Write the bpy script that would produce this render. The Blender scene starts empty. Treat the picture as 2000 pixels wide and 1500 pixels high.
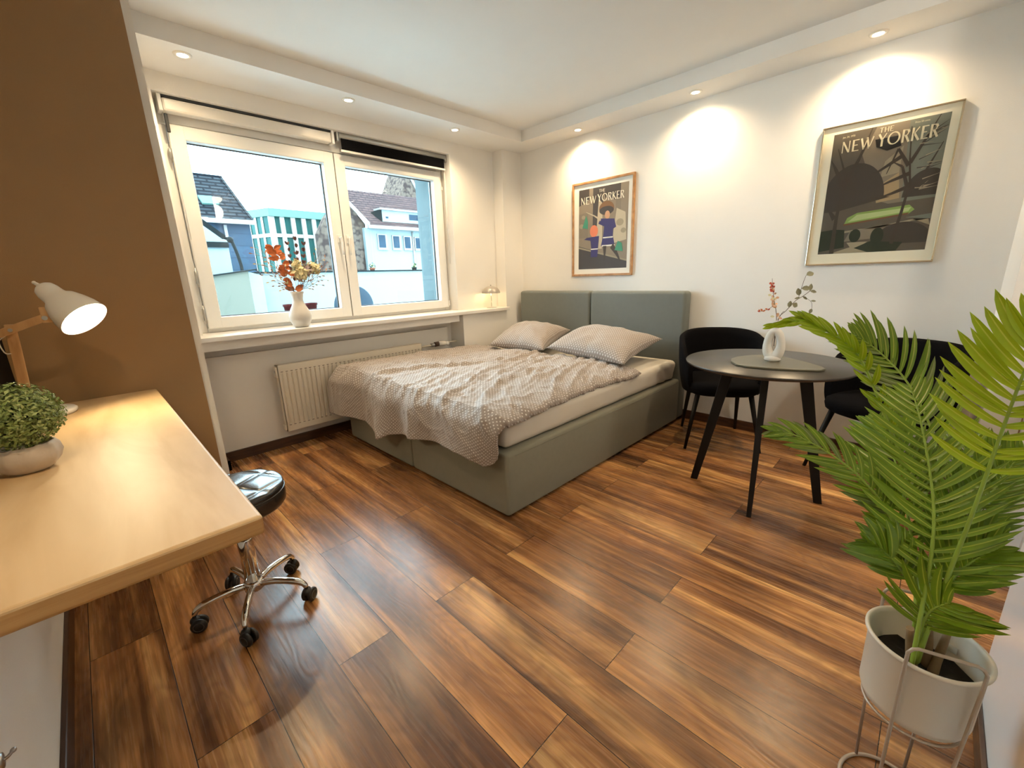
import bpy, bmesh, math, random
from mathutils import Vector, Matrix, noise
PI = math.pi
R = math.radians
C = bpy.context.scene.collection
sc = bpy.context.scene

# ------------------------------------------------------------------ camera, world, exposure
CAM = Vector((-3.422, -3.206, 1.205)); FPX = 823.83
cam = bpy.data.cameras.new('camera'); cam.sensor_fit = 'HORIZONTAL'; cam.sensor_width = 36.0
cam.lens = FPX / 2000 * 36.0; cam.clip_start = 0.02; cam.clip_end = 300
co = bpy.data.objects.new('camera', cam); C.objects.link(co)
rt = Vector((0.70160624, -0.71188672, -0.03108022)); up = Vector((0.19773311, 0.15260244, 0.96830476)); fw = Vector((0.68458039, 0.68551425, -0.2478304))
co.matrix_world = Matrix(((rt.x, up.x, -fw.x, CAM.x), (rt.y, up.y, -fw.y, CAM.y), (rt.z, up.z, -fw.z, CAM.z), (0, 0, 0, 1)))
sc.camera = co
sc.view_settings.view_transform = 'Standard'; sc.view_settings.look = 'None'
sc.view_settings.exposure = 0.32; sc.view_settings.gamma = 1.0; sc.view_settings.use_curve_mapping = False

SKY = 13.5
w = bpy.data.worlds.new('overcast_sky'); sc.world = w; w.use_nodes = True
nt = w.node_tree; nt.nodes.clear()
wo = nt.nodes.new('ShaderNodeOutputWorld'); bg = nt.nodes.new('ShaderNodeBackground')
tc = nt.nodes.new('ShaderNodeTexCoord'); sx = nt.nodes.new('ShaderNodeSeparateXYZ'); rp = nt.nodes.new('ShaderNodeValToRGB')
rp.color_ramp.elements[0].color = (0.50, 0.78, 1.0, 1); rp.color_ramp.elements[0].position = 0.0
rp.color_ramp.elements[1].color = (0.66, 0.88, 1.0, 1); rp.color_ramp.elements[1].position = 0.6
nt.links.new(tc.outputs['Generated'], sx.inputs[0]); nt.links.new(sx.outputs['Z'], rp.inputs[0])
nt.links.new(rp.outputs[0], bg.inputs[0]); bg.inputs[1].default_value = SKY; nt.links.new(bg.outputs[0], wo.inputs[0])

SPOT_W = 37.0; WARM = (1.0, 0.75, 0.45)

# ------------------------------------------------------------------ materials
def lk(t, a, b): t.links.new(a, b)
def mat(name, col, rough=0.6, metal=0.0, spec=0.5, var=0.0, vscale=6.0, bump=0.0, bscale=60.0, sheen=0.0, coat=0.0, emit=None, estr=0.0, trans=0.0, sub=0.0):
    m = bpy.data.materials.new(name); m.use_nodes = True; t = m.node_tree; b = t.nodes['Principled BSDF']
    b.inputs['Base Color'].default_value = (*col, 1); b.inputs['Roughness'].default_value = rough
    b.inputs['Metallic'].default_value = metal; b.inputs['Specular IOR Level'].default_value = spec
    if sheen: b.inputs['Sheen Weight'].default_value = sheen
    if coat: b.inputs['Coat Weight'].default_value = coat; b.inputs['Coat Roughness'].default_value = 0.15
    if trans: b.inputs['Transmission Weight'].default_value = trans
    if sub: b.inputs['Subsurface Weight'].default_value = sub; b.inputs['Subsurface Radius'].default_value = (.01, .01, .005)
    if emit: b.inputs['Emission Color'].default_value = (*emit, 1); b.inputs['Emission Strength'].default_value = estr
    tcn = t.nodes.new('ShaderNodeTexCoord')
    n = t.nodes.new('ShaderNodeTexNoise'); n.inputs['Scale'].default_value = vscale; n.inputs['Detail'].default_value = 4
    lk(t, tcn.outputs['Object'], n.inputs['Vector'])
    mx = t.nodes.new('ShaderNodeMix'); mx.data_type = 'RGBA'
    v = max(var, 0.02)
    mx.inputs['A'].default_value = (*[c * (1 - v) for c in col], 1); mx.inputs['B'].default_value = (*[min(1, c * (1 + v)) for c in col], 1)
    lk(t, n.outputs['Fac'], mx.inputs['Factor']); lk(t, mx.outputs['Result'], b.inputs['Base Color'])
    if bump:
        n2 = t.nodes.new('ShaderNodeTexNoise'); n2.inputs['Scale'].default_value = bscale; n2.inputs['Detail'].default_value = 3
        lk(t, tcn.outputs['Object'], n2.inputs['Vector'])
        bp = t.nodes.new('ShaderNodeBump'); bp.inputs['Strength'].default_value = bump; bp.inputs['Distance'].default_value = 0.002
        lk(t, n2.outputs['Fac'], bp.inputs['Height']); lk(t, bp.outputs[0], b.inputs['Normal'])
    return m

def ramp(t, stops, fac):
    r = t.nodes.new('ShaderNodeValToRGB'); e = r.color_ramp.elements
    while len(e) < len(stops): e.new(0.5)
    for k, (p, c) in enumerate(stops): e[k].position = p; e[k].color = (*c, 1)
    lk(t, fac, r.inputs[0]); return r.outputs[0]
def math_n(t, op, a, b=None, c=None):
    n = t.nodes.new('ShaderNodeMath'); n.operation = op
    for k, v in enumerate((a, b, c)):
        if v is None: continue
        if isinstance(v, (int, float)): n.inputs[k].default_value = v
        else: lk(t, v, n.inputs[k])
    return n.outputs[0]
def mixc(t, f, a, b, mode='MIX'):
    n = t.nodes.new('ShaderNodeMix'); n.data_type = 'RGBA'; n.blend_type = mode
    for s, v in (('Factor', f), ('A', a), ('B', b)):
        if isinstance(v, (int, float)): n.inputs[s].default_value = v
        elif isinstance(v, tuple): n.inputs[s].default_value = (*v, 1)
        else: lk(t, v, n.inputs[s])
    return n.outputs['Result']

def floor_material():
    m = bpy.data.materials.new('walnut_planks'); m.use_nodes = True; t = m.node_tree; b = t.nodes['Principled BSDF']
    tcn = t.nodes.new('ShaderNodeTexCoord'); sp = t.nodes.new('ShaderNodeSeparateXYZ'); lk(t, tcn.outputs['Object'], sp.inputs[0])
    u = math_n(t, 'ADD', sp.outputs['Y'], 12.13); v = math_n(t, 'ADD', sp.outputs['X'], 2.87 + 0.19 * 20)
    cb = t.nodes.new('ShaderNodeCombineXYZ'); lk(t, u, cb.inputs[0]); lk(t, v, cb.inputs[1])
    br = t.nodes.new('ShaderNodeTexBrick'); lk(t, cb.outputs[0], br.inputs['Vector'])
    br.inputs['Scale'].default_value = 1; br.inputs['Brick Width'].default_value = 1.265; br.inputs['Row Height'].default_value = 0.19
    br.inputs['Mortar Size'].default_value = 0.0012; br.inputs['Mortar Smooth'].default_value = 0.2; br.inputs['Bias'].default_value = 0
    br.offset = 0.5; br.offset_frequency = 2
    br.inputs['Color1'].default_value = (0, 0, 0, 1); br.inputs['Color2'].default_value = (1, 1, 1, 1); br.inputs['Mortar'].default_value = (0.5, 0.5, 0.5, 1)
    rnd = br.outputs['Color']; gap = br.outputs['Fac']
    W4 = math_n(t, 'MULTIPLY', rnd, 37.0)
    def nz(sx_, sy_, det, rough=0.55, dist=0.0, add=0.0):
        c2 = t.nodes.new('ShaderNodeCombineXYZ')
        lk(t, math_n(t, 'MULTIPLY', v, sx_), c2.inputs[0]); lk(t, math_n(t, 'MULTIPLY', u, sy_), c2.inputs[1])
        n = t.nodes.new('ShaderNodeTexNoise'); n.noise_dimensions = '4D'; lk(t, c2.outputs[0], n.inputs['Vector'])
        lk(t, math_n(t, 'ADD', W4, add), n.inputs['W']); n.inputs['Scale'].default_value = 1; n.inputs['Detail'].default_value = det
        n.inputs['Roughness'].default_value = rough; n.inputs['Distortion'].default_value = dist
        return n.outputs['Fac']
    streak = nz(12.0, 0.7, 4.0, 0.55, 0.6); grain = nz(105.0, 3.2, 5.0, 0.65); figure = nz(5.0, 1.5, 2.0, dist=0.6, add=3.0); dark = nz(7.5, 1.6, 3.0, 0.6, 0.5, 7.0)
    rings = math_n(t, 'SINE', math_n(t, 'ADD', math_n(t, 'MULTIPLY', figure, 95.0), math_n(t, 'MULTIPLY', grain, 3.0)))
    col = ramp(t, [(0.27, (0.085, 0.033, 0.014)), (0.41, (0.18, 0.076, 0.029)), (0.51, (0.31, 0.140, 0.050)), (0.58, (0.46, 0.225, 0.080)), (0.68, (0.66, 0.38, 0.145))], streak)
    col = mixc(t, ramp(t, [(0.50, (0, 0, 0)), (0.70, (0.8, 0.8, 0.8))], dark), col, (0.075, 0.040, 0.024))
    gr = ramp(t, [(0.30, (0.50, 0.46, 0.42)), (0.50, (1, 1, 1)), (0.70, (1.25, 1.22, 1.15))], grain)
    col = mixc(t, 0.75, col, gr, 'MULTIPLY')
    rg = ramp(t, [(0.0, (0.72, 0.68, 0.66)), (0.55, (1, 1, 1)), (1.0, (1.1, 1.1, 1.1))], math_n(t, 'MULTIPLY_ADD', rings, 0.5, 0.5))
    col = mixc(t, 0.55, col, rg, 'MULTIPLY')
    pl = ramp(t, [(0.0, (0.75, 0.74, 0.75)), (0.5, (1.0, 1.0, 1.0)), (1.0, (1.22, 1.20, 1.16))], rnd)
    col = mixc(t, 0.9, col, pl, 'MULTIPLY')
    col = mixc(t, gap, col, (0.012, 0.007, 0.004))
    lk(t, col, b.inputs['Base Color'])
    rr = math_n(t, 'MULTIPLY_ADD', grain, 0.14, 0.20); lk(t, rr, b.inputs['Roughness']); b.inputs['Specular IOR Level'].default_value = 0.45
    h = math_n(t, 'SUBTRACT', math_n(t, 'ADD', math_n(t, 'MULTIPLY', grain, 0.5), math_n(t, 'MULTIPLY', rings, 0.16)), math_n(t, 'MULTIPLY', gap, 2.0))
    bp = t.nodes.new('ShaderNodeBump'); bp.inputs['Strength'].default_value = 0.35; bp.inputs['Distance'].default_value = 0.0012
    lk(t, h, bp.inputs['Height']); lk(t, bp.outputs[0], b.inputs['Normal'])
    return m

def wood(name, c0, c1, c2, axis='X', sc_=(4, 45, 45), rough=0.35, bump=0.1, coat=0.0):
    m = bpy.data.materials.new(name); m.use_nodes = True; t = m.node_tree; b = t.nodes['Principled BSDF']
    tcn = t.nodes.new('ShaderNodeTexCoord'); mp = t.nodes.new('ShaderNodeMapping'); lk(t, tcn.outputs['Object'], mp.inputs[0])
    mp.inputs['Scale'].default_value = sc_
    n = t.nodes.new('ShaderNodeTexNoise'); n.inputs['Scale'].default_value = 1; n.inputs['Detail'].default_value = 5; n.inputs['Distortion'].default_value = 0.6; lk(t, mp.outputs[0], n.inputs['Vector'])
    lk(t, ramp(t, [(0.30, c0), (0.5, c1), (0.70, c2)], n.outputs['Fac']), b.inputs['Base Color'])
    b.inputs['Roughness'].default_value = rough
    if coat: b.inputs['Coat Weight'].default_value = coat; b.inputs['Coat Roughness'].default_value = 0.2
    bp = t.nodes.new('ShaderNodeBump'); bp.inputs['Strength'].default_value = bump; bp.inputs['Distance'].default_value = 0.001
    lk(t, n.outputs['Fac'], bp.inputs['Height']); lk(t, bp.outputs[0], b.inputs['Normal'])
    return m

def dotted_fabric(name, base, dot):
    m = bpy.data.materials.new(name); m.use_nodes = True; t = m.node_tree; b = t.nodes['Principled BSDF']
    uv = t.nodes.new('ShaderNodeUVMap'); uv.uv_map = 'UVMap'
    sp = t.nodes.new('ShaderNodeSeparateXYZ'); lk(t, uv.outputs[0], sp.inputs[0])
    P = 0.025
    def lat(off):
        a = math_n(t, 'SUBTRACT', math_n(t, 'FRACT', math_n(t, 'ADD', math_n(t, 'DIVIDE', sp.outputs[0], P), off)), 0.5)
        c = math_n(t, 'SUBTRACT', math_n(t, 'FRACT', math_n(t, 'ADD', math_n(t, 'DIVIDE', sp.outputs[1], P), off)), 0.5)
        return math_n(t, 'SQRT', math_n(t, 'ADD', math_n(t, 'MULTIPLY', a, a), math_n(t, 'MULTIPLY', c, c)))
    d = math_n(t, 'MINIMUM', lat(0.0), lat(0.5))
    f = ramp(t, [(0.12, (1, 1, 1)), (0.17, (0, 0, 0))], d)
    lk(t, mixc(t, f, base, dot), b.inputs['Base Color'])
    b.inputs['Roughness'].default_value = 0.62; b.inputs['Sheen Weight'].default_value = 0.25; b.inputs['Specular IOR Level'].default_value = 0.35
    n2 = t.nodes.new('ShaderNodeTexNoise'); n2.inputs['Scale'].default_value = 22; n2.inputs['Detail'].default_value = 4; lk(t, uv.outputs[0], n2.inputs['Vector'])
    bp = t.nodes.new('ShaderNodeBump'); bp.inputs['Strength'].default_value = 0.5; bp.inputs['Distance'].default_value = 0.008
    lk(t, n2.outputs['Fac'], bp.inputs['Height']); lk(t, bp.outputs[0], b.inputs['Normal'])
    return m

def tile_material(name, c, grout, sx_, sz, axes=(1, 2), mortar=0.004, rough=0.3, off=0.0, c2=None):
    m = bpy.data.materials.new(name); m.use_nodes = True; t = m.node_tree; b = t.nodes['Principled BSDF']
    tcn = t.nodes.new('ShaderNodeTexCoord'); sp = t.nodes.new('ShaderNodeSeparateXYZ'); lk(t, tcn.outputs['Object'], sp.inputs[0])
    cb = t.nodes.new('ShaderNodeCombineXYZ'); lk(t, math_n(t, 'ADD', sp.outputs[axes[0]], 20.0), cb.inputs[0]); lk(t, math_n(t, 'ADD', sp.outputs[axes[1]], 20.0), cb.inputs[1])
    br = t.nodes.new('ShaderNodeTexBrick'); lk(t, cb.outputs[0], br.inputs['Vector']); br.inputs['Scale'].default_value = 1
    br.inputs['Brick Width'].default_value = sx_; br.inputs['Row Height'].default_value = sz; br.inputs['Mortar Size'].default_value = mortar; br.offset = off
    br.inputs['Color1'].default_value = (*c, 1); br.inputs['Color2'].default_value = (*(c2 or [x * 0.85 for x in c]), 1); br.inputs['Mortar'].default_value = (*grout, 1)
    n = t.nodes.new('ShaderNodeTexNoise'); n.inputs['Scale'].default_value = 5; lk(t, tcn.outputs['Object'], n.inputs['Vector'])
    lk(t, mixc(t, 0.4, br.outputs['Color'], ramp(t, [(0.3, (0.75, 0.75, 0.75)), (0.7, (1.15, 1.15, 1.15))], n.outputs['Fac']), 'MULTIPLY'), b.inputs['Base Color'])
    b.inputs['Roughness'].default_value = rough
    return m

def stone_material(name, a, c, g):
    m = bpy.data.materials.new(name); m.use_nodes = True; t = m.node_tree; b = t.nodes['Principled BSDF']
    tcn = t.nodes.new('ShaderNodeTexCoord'); vo = t.nodes.new('ShaderNodeTexVoronoi'); vo.inputs['Scale'].default_value = 7; lk(t, tcn.outputs['Object'], vo.inputs['Vector'])
    n = t.nodes.new('ShaderNodeTexNoise'); n.inputs['Scale'].default_value = 9; lk(t, tcn.outputs['Object'], n.inputs['Vector'])
    col = mixc(t, n.outputs['Fac'], a, c); d = ramp(t, [(0.0, (0, 0, 0)), (0.45, (0, 0, 0)), (0.75, (1, 1, 1))], vo.outputs['Distance'])
    lk(t, mixc(t, d, col, g), b.inputs['Base Color']); b.inputs['Roughness'].default_value = 0.9
    return m

def glass_material(name, tint=(0.97, 0.99, 0.985), ior=1.35):
    m = bpy.data.materials.new(name); m.use_nodes = True; t = m.node_tree; t.nodes.clear()
    o = t.nodes.new('ShaderNodeOutputMaterial'); tr = t.nodes.new('ShaderNodeBsdfTransparent'); gl = t.nodes.new('ShaderNodeBsdfGlossy'); mx = t.nodes.new('ShaderNodeMixShader')
    tr.inputs[0].default_value = (*tint, 1); gl.inputs['Roughness'].default_value = 0.02
    fr = t.nodes.new('ShaderNodeFresnel'); fr.inputs[0].default_value = ior
    lk(t, fr.outputs[0], mx.inputs[0]); lk(t, tr.outputs[0], mx.inputs[1]); lk(t, gl.outputs[0], mx.inputs[2]); lk(t, mx.outputs[0], o.inputs[0])
    return m

def leaf_material(name, a, c, tip):
    m = bpy.data.materials.new(name); m.use_nodes = True; t = m.node_tree; b = t.nodes['Principled BSDF']
    uv = t.nodes.new('ShaderNodeUVMap'); uv.uv_map = 'UVMap'; sp = t.nodes.new('ShaderNodeSeparateXYZ'); lk(t, uv.outputs[0], sp.inputs[0])
    tcn = t.nodes.new('ShaderNodeTexCoord'); n = t.nodes.new('ShaderNodeTexNoise'); n.inputs['Scale'].default_value = 14; lk(t, tcn.outputs['Object'], n.inputs['Vector'])
    col = mixc(t, n.outputs['Fac'], a, c)
    d = math_n(t, 'ABSOLUTE', math_n(t, 'SUBTRACT', sp.outputs[0], 0.5))
    col = mixc(t, ramp(t, [(0.0, (1, 1, 1)), (0.09, (0, 0, 0))], d), col, tip)
    lk(t, col, b.inputs['Base Color']); b.inputs['Roughness'].default_value = 0.32; b.inputs['Specular IOR Level'].default_value = 0.5
    return m

M = {}
M['wall'] = mat('white_wall_paint', (0.80, 0.775, 0.73), 0.75, var=0.02, bump=0.25, bscale=260)
M['gloss'] = mat('white_satin_wall', (0.86, 0.86, 0.85), 0.22, coat=0.3)
M['ceil'] = mat('ceiling_paint', (0.80, 0.785, 0.755), 0.85, bump=0.15, bscale=300)
M['brown'] = mat('brown_wall_paint', (0.31, 0.185, 0.082), 0.6, var=0.04, bump=0.3, bscale=350)
M['floor'] = floor_material()
M['skirt'] = wood('dark_skirting', (0.03, 0.012, 0.006), (0.06, 0.025, 0.012), (0.10, 0.045, 0.02), sc_=(5, 5, 60))
M['sill'] = mat('sill_marble_white', (0.80, 0.77, 0.73), 0.3, var=0.05, vscale=9)
M['pvc'] = mat('white_window_frame', (0.78, 0.775, 0.75), 0.35, coat=0.2)
M['glass'] = glass_material('window_glass')
M['gasket'] = mat('dark_gasket', (0.03, 0.035, 0.04), 0.6)
M['steel'] = mat('brushed_steel', (0.45, 0.44, 0.42), 0.35, metal=1.0)
M['chrome'] = mat('chrome', (0.75, 0.74, 0.72), 0.06, metal=1.0)
M['alu'] = mat('aluminium_grey', (0.48, 0.49, 0.48), 0.4, metal=0.7)
M['black'] = mat('black_plastic', (0.012, 0.012, 0.013), 0.4)
M['blackfab'] = mat('black_blind_fabric', (0.004, 0.004, 0.005), 0.95, spec=0.1)
M['velvet'] = mat('black_velvet', (0.004, 0.0035, 0.004), 0.95, spec=0.08, var=0.2, vscale=12, bump=0.3, bscale=120)
M['tabletop'] = mat('black_table_lacquer', (0.030, 0.025, 0.020), 0.34, var=0.1, spec=0.6)
M['tableleg'] = mat('black_stained_wood', (0.006, 0.0045, 0.004), 0.5, spec=0.25, var=0.2)
M['screen'] = mat('black_matt_screen', (0.002, 0.002, 0.003), 0.7, spec=0.08)
M['uphol'] = mat('grey_green_upholstery', (0.20, 0.192, 0.145), 0.85, var=0.06, vscale=30, bump=0.6, bscale=500, sheen=0.1)
M['headb'] = mat('slate_grey_upholstery', (0.145, 0.158, 0.145), 0.85, var=0.06, vscale=30, bump=0.6, bscale=500, sheen=0.1)
M['sheet'] = mat('ivory_fitted_sheet', (0.60, 0.555, 0.48), 0.8, bump=0.3, bscale=30)
M['duvet'] = dotted_fabric('dotted_taupe_cotton', (0.25, 0.205, 0.18), (0.60, 0.565, 0.53))
M['desk'] = wood('maple_worktop', (0.50, 0.32, 0.15), (0.60, 0.41, 0.215), (0.68, 0.49, 0.28), sc_=(9, 1.6, 9), rough=0.5)
M['deskedge'] = wood('maple_edge_band', (0.40, 0.20, 0.06), (0.50, 0.27, 0.09), (0.58, 0.34, 0.13), sc_=(4, 4, 60), rough=0.4)
M['lampwood'] = wood('pale_pine', (0.40, 0.21, 0.08), (0.56, 0.33, 0.15), (0.66, 0.43, 0.22), sc_=(20, 20, 5), rough=0.5)
M['lampwhite'] = mat('white_lacquered_metal', (0.78, 0.74, 0.67), 0.3, coat=0.3)
M['ceramic'] = mat('matt_white_ceramic', (0.66, 0.63, 0.58), 0.6, var=0.03, bump=0.2, bscale=160)
M['cement'] = mat('rough_white_plaster_pot', (0.56, 0.48, 0.40), 0.8, var=0.3, vscale=14, bump=0.5, bscale=50)
M['frameoak'] = wood('oak_frame', (0.30, 0.14, 0.045), (0.42, 0.21, 0.08), (0.52, 0.29, 0.12), sc_=(20, 20, 20), rough=0.45)
M['framegold'] = mat('polished_champagne_frame', (0.72, 0.64, 0.48), 0.18, metal=1.0)
M['mount'] = mat('cream_mount', (0.84, 0.77, 0.60), 0.8)
M['mountw'] = mat('white_mount', (0.80, 0.77, 0.68), 0.8)
M['pictureglass'] = glass_material('picture_glass', (0.99, 0.99, 0.985), 1.04)
M['radiator'] = mat('cream_radiator_enamel', (0.72, 0.655, 0.54), 0.35, coat=0.2)
M['raddark'] = mat('radiator_slot_shadow', (0.16, 0.13, 0.10), 0.7)
M['leather'] = mat('black_leatherette', (0.012, 0.011, 0.012), 0.23, spec=0.7, bump=0.25, bscale=220, coat=0.2)
M['rubber'] = mat('black_rubber', (0.014, 0.014, 0.015), 0.45)
M['greyrim'] = mat('grey_wheel_ring', (0.10, 0.10, 0.10), 0.4)
M['pot'] = mat('ivory_metal_pot', (0.64, 0.575, 0.48), 0.45, coat=0.15)
M['soil'] = mat('dark_soil', (0.010, 0.007, 0.005), 0.95, bump=1.0, bscale=60)
M['wire'] = mat('beige_wire', (0.42, 0.34, 0.27), 0.4, metal=0.3)
M['stalk'] = mat('brown_palm_stalk', (0.22, 0.14, 0.07), 0.6, var=0.3, vscale=40)
M['petiole'] = mat('green_petiole', (0.26, 0.38, 0.05), 0.4)
M['leafA'] = leaf_material('palm_leaf_green', (0.08, 0.16, 0.005), (0.19, 0.32, 0.010), (0.45, 0.52, 0.07))
M['leafB'] = leaf_material('palm_leaf_lit_lime', (0.28, 0.42, 0.008), (0.42, 0.58, 0.015), (0.62, 0.70, 0.12))  # brightness of the lit upper fronds is put into this leaf colour
M['leafC'] = leaf_material('palm_leaf_olive', (0.10, 0.15, 0.025), (0.17, 0.24, 0.05), (0.30, 0.36, 0.14))
M['board'] = mat('olive_slate_board', (0.11, 0.10, 0.065), 0.35, var=0.25, vscale=9)
M['orange'] = mat('dried_orange_leaf', (0.62, 0.17, 0.05), 0.7, var=0.3, vscale=60)
M['peach'] = mat('dried_peach_blossom', (0.72, 0.42, 0.25), 0.7, var=0.25, vscale=60)
M['cream'] = mat('dried_cream_flower', (0.72, 0.64, 0.38), 0.8, var=0.15, vscale=60, bump=0.8, bscale=90)
M['mauve'] = mat('dried_mauve_flower', (0.42, 0.33, 0.33), 0.8, var=0.2, vscale=60, bump=0.8, bscale=90)
M['plum'] = mat('dried_plum_spike', (0.16, 0.08, 0.08), 0.8)
M['twig'] = mat('pale_twig', (0.42, 0.24, 0.17), 0.8)
M['twigd'] = mat('dark_twig', (0.08, 0.045, 0.03), 0.8)
M['euc'] = mat('eucalyptus_leaf', (0.20, 0.19, 0.11), 0.6, var=0.2, vscale=60)
M['red'] = mat('dried_red_bud', (0.50, 0.09, 0.05), 0.7)
M['bush'] = mat('bush_leaf', (0.20, 0.27, 0.07), 0.55, var=0.5, vscale=35)
M['bush2'] = mat('bush_leaf_pale', (0.34, 0.40, 0.15), 0.55, var=0.4, vscale=35)
M['bulb'] = mat('lamp_bulb_glow', (1, 1, 1), 0.5, emit=(1.0, 0.86, 0.62), estr=22)
M['bulbw'] = mat('small_bulb_glow', (1, 1, 1), 0.5, emit=(1.0, 0.78, 0.45), estr=5)
M['dome'] = mat('silver_grey_dome', (0.42, 0.38, 0.33), 0.35, metal=0.3)
M['spotglow'] = mat('downlight_lens_glow', (1, 1, 1), 0.5, emit=(1.0, 0.88, 0.66), estr=45)
M['kwhite'] = mat('white_cabinet_front', (0.76, 0.75, 0.72), 0.3, coat=0.2)
M['ktop'] = mat('grey_worktop', (0.25, 0.22, 0.19), 0.4, var=0.2)
M['ktile'] = tile_material('beige_stone_tile', (0.46, 0.30, 0.15), (0.28, 0.19, 0.11), 0.3, 0.3)
# outside
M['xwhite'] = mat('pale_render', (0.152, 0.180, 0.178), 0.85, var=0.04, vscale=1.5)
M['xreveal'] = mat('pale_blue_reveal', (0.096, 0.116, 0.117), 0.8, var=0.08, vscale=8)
M['xbeige'] = mat('weathered_beige_render', (0.096, 0.094, 0.075), 0.9, var=0.15, vscale=2.5)
M['xblue'] = tile_material('blue_zinc_cladding', (0.028, 0.048, 0.072), (0.014, 0.027, 0.042), 1.6, 0.28, axes=(0, 2), mortar=0.008, rough=0.5)
M['xroof'] = tile_material('slate_roof_tiles', (0.013, 0.017, 0.021), (0.003, 0.004, 0.006), 0.30, 0.085, axes=(0, 2), mortar=0.022, rough=0.6, off=0.5, c2=(0.021, 0.025, 0.028))
M['xroofr'] = tile_material('reddish_roof_tiles', (0.046, 0.031, 0.030), (0.018, 0.013, 0.015), 0.25, 0.09, axes=(0, 2), mortar=0.012, rough=0.8, off=0.5, c2=(0.061, 0.038, 0.036))
M['xstone'] = stone_material('rubble_stone', (0.059, 0.043, 0.034), (0.095, 0.070, 0.055), (0.030, 0.021, 0.019))
M['xteal'] = mat('teal_glazing', (0.011, 0.046, 0.042), 0.15, var=0.3, vscale=0.8)
M['xmint'] = mat('mint_spandrel', (0.067, 0.125, 0.107), 0.5)
M['xfin'] = mat('white_concrete_fin', (0.200, 0.180, 0.160), 0.8)
M['xtrim'] = mat('white_exterior_trim', (0.187, 0.175, 0.166), 0.7)
M['xwin'] = mat('blue_window_glass', (0.015, 0.029, 0.044), 0.15, var=0.4, vscale=3)
M['xdark'] = mat('dark_metal', (0.007, 0.009, 0.009), 0.5)
M['xground'] = mat('pale_courtyard', (0.50, 0.60, 0.62), 0.9, var=0.1, vscale=2)
M['xdisc'] = mat('blue_grey_disc', (0.024, 0.036, 0.048), 0.5)
M['xpot'] = mat('dusty_red_pot', (0.090, 0.017, 0.017), 0.6)
M['xterra'] = mat('terracotta', (0.112, 0.043, 0.026), 0.8)

for k_, m_ in M.items():
    if k_[0] == 'x' and 'Principled BSDF' in m_.node_tree.nodes: m_.node_tree.nodes['Principled BSDF'].inputs['Specular IOR Level'].default_value = 0.04

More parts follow.
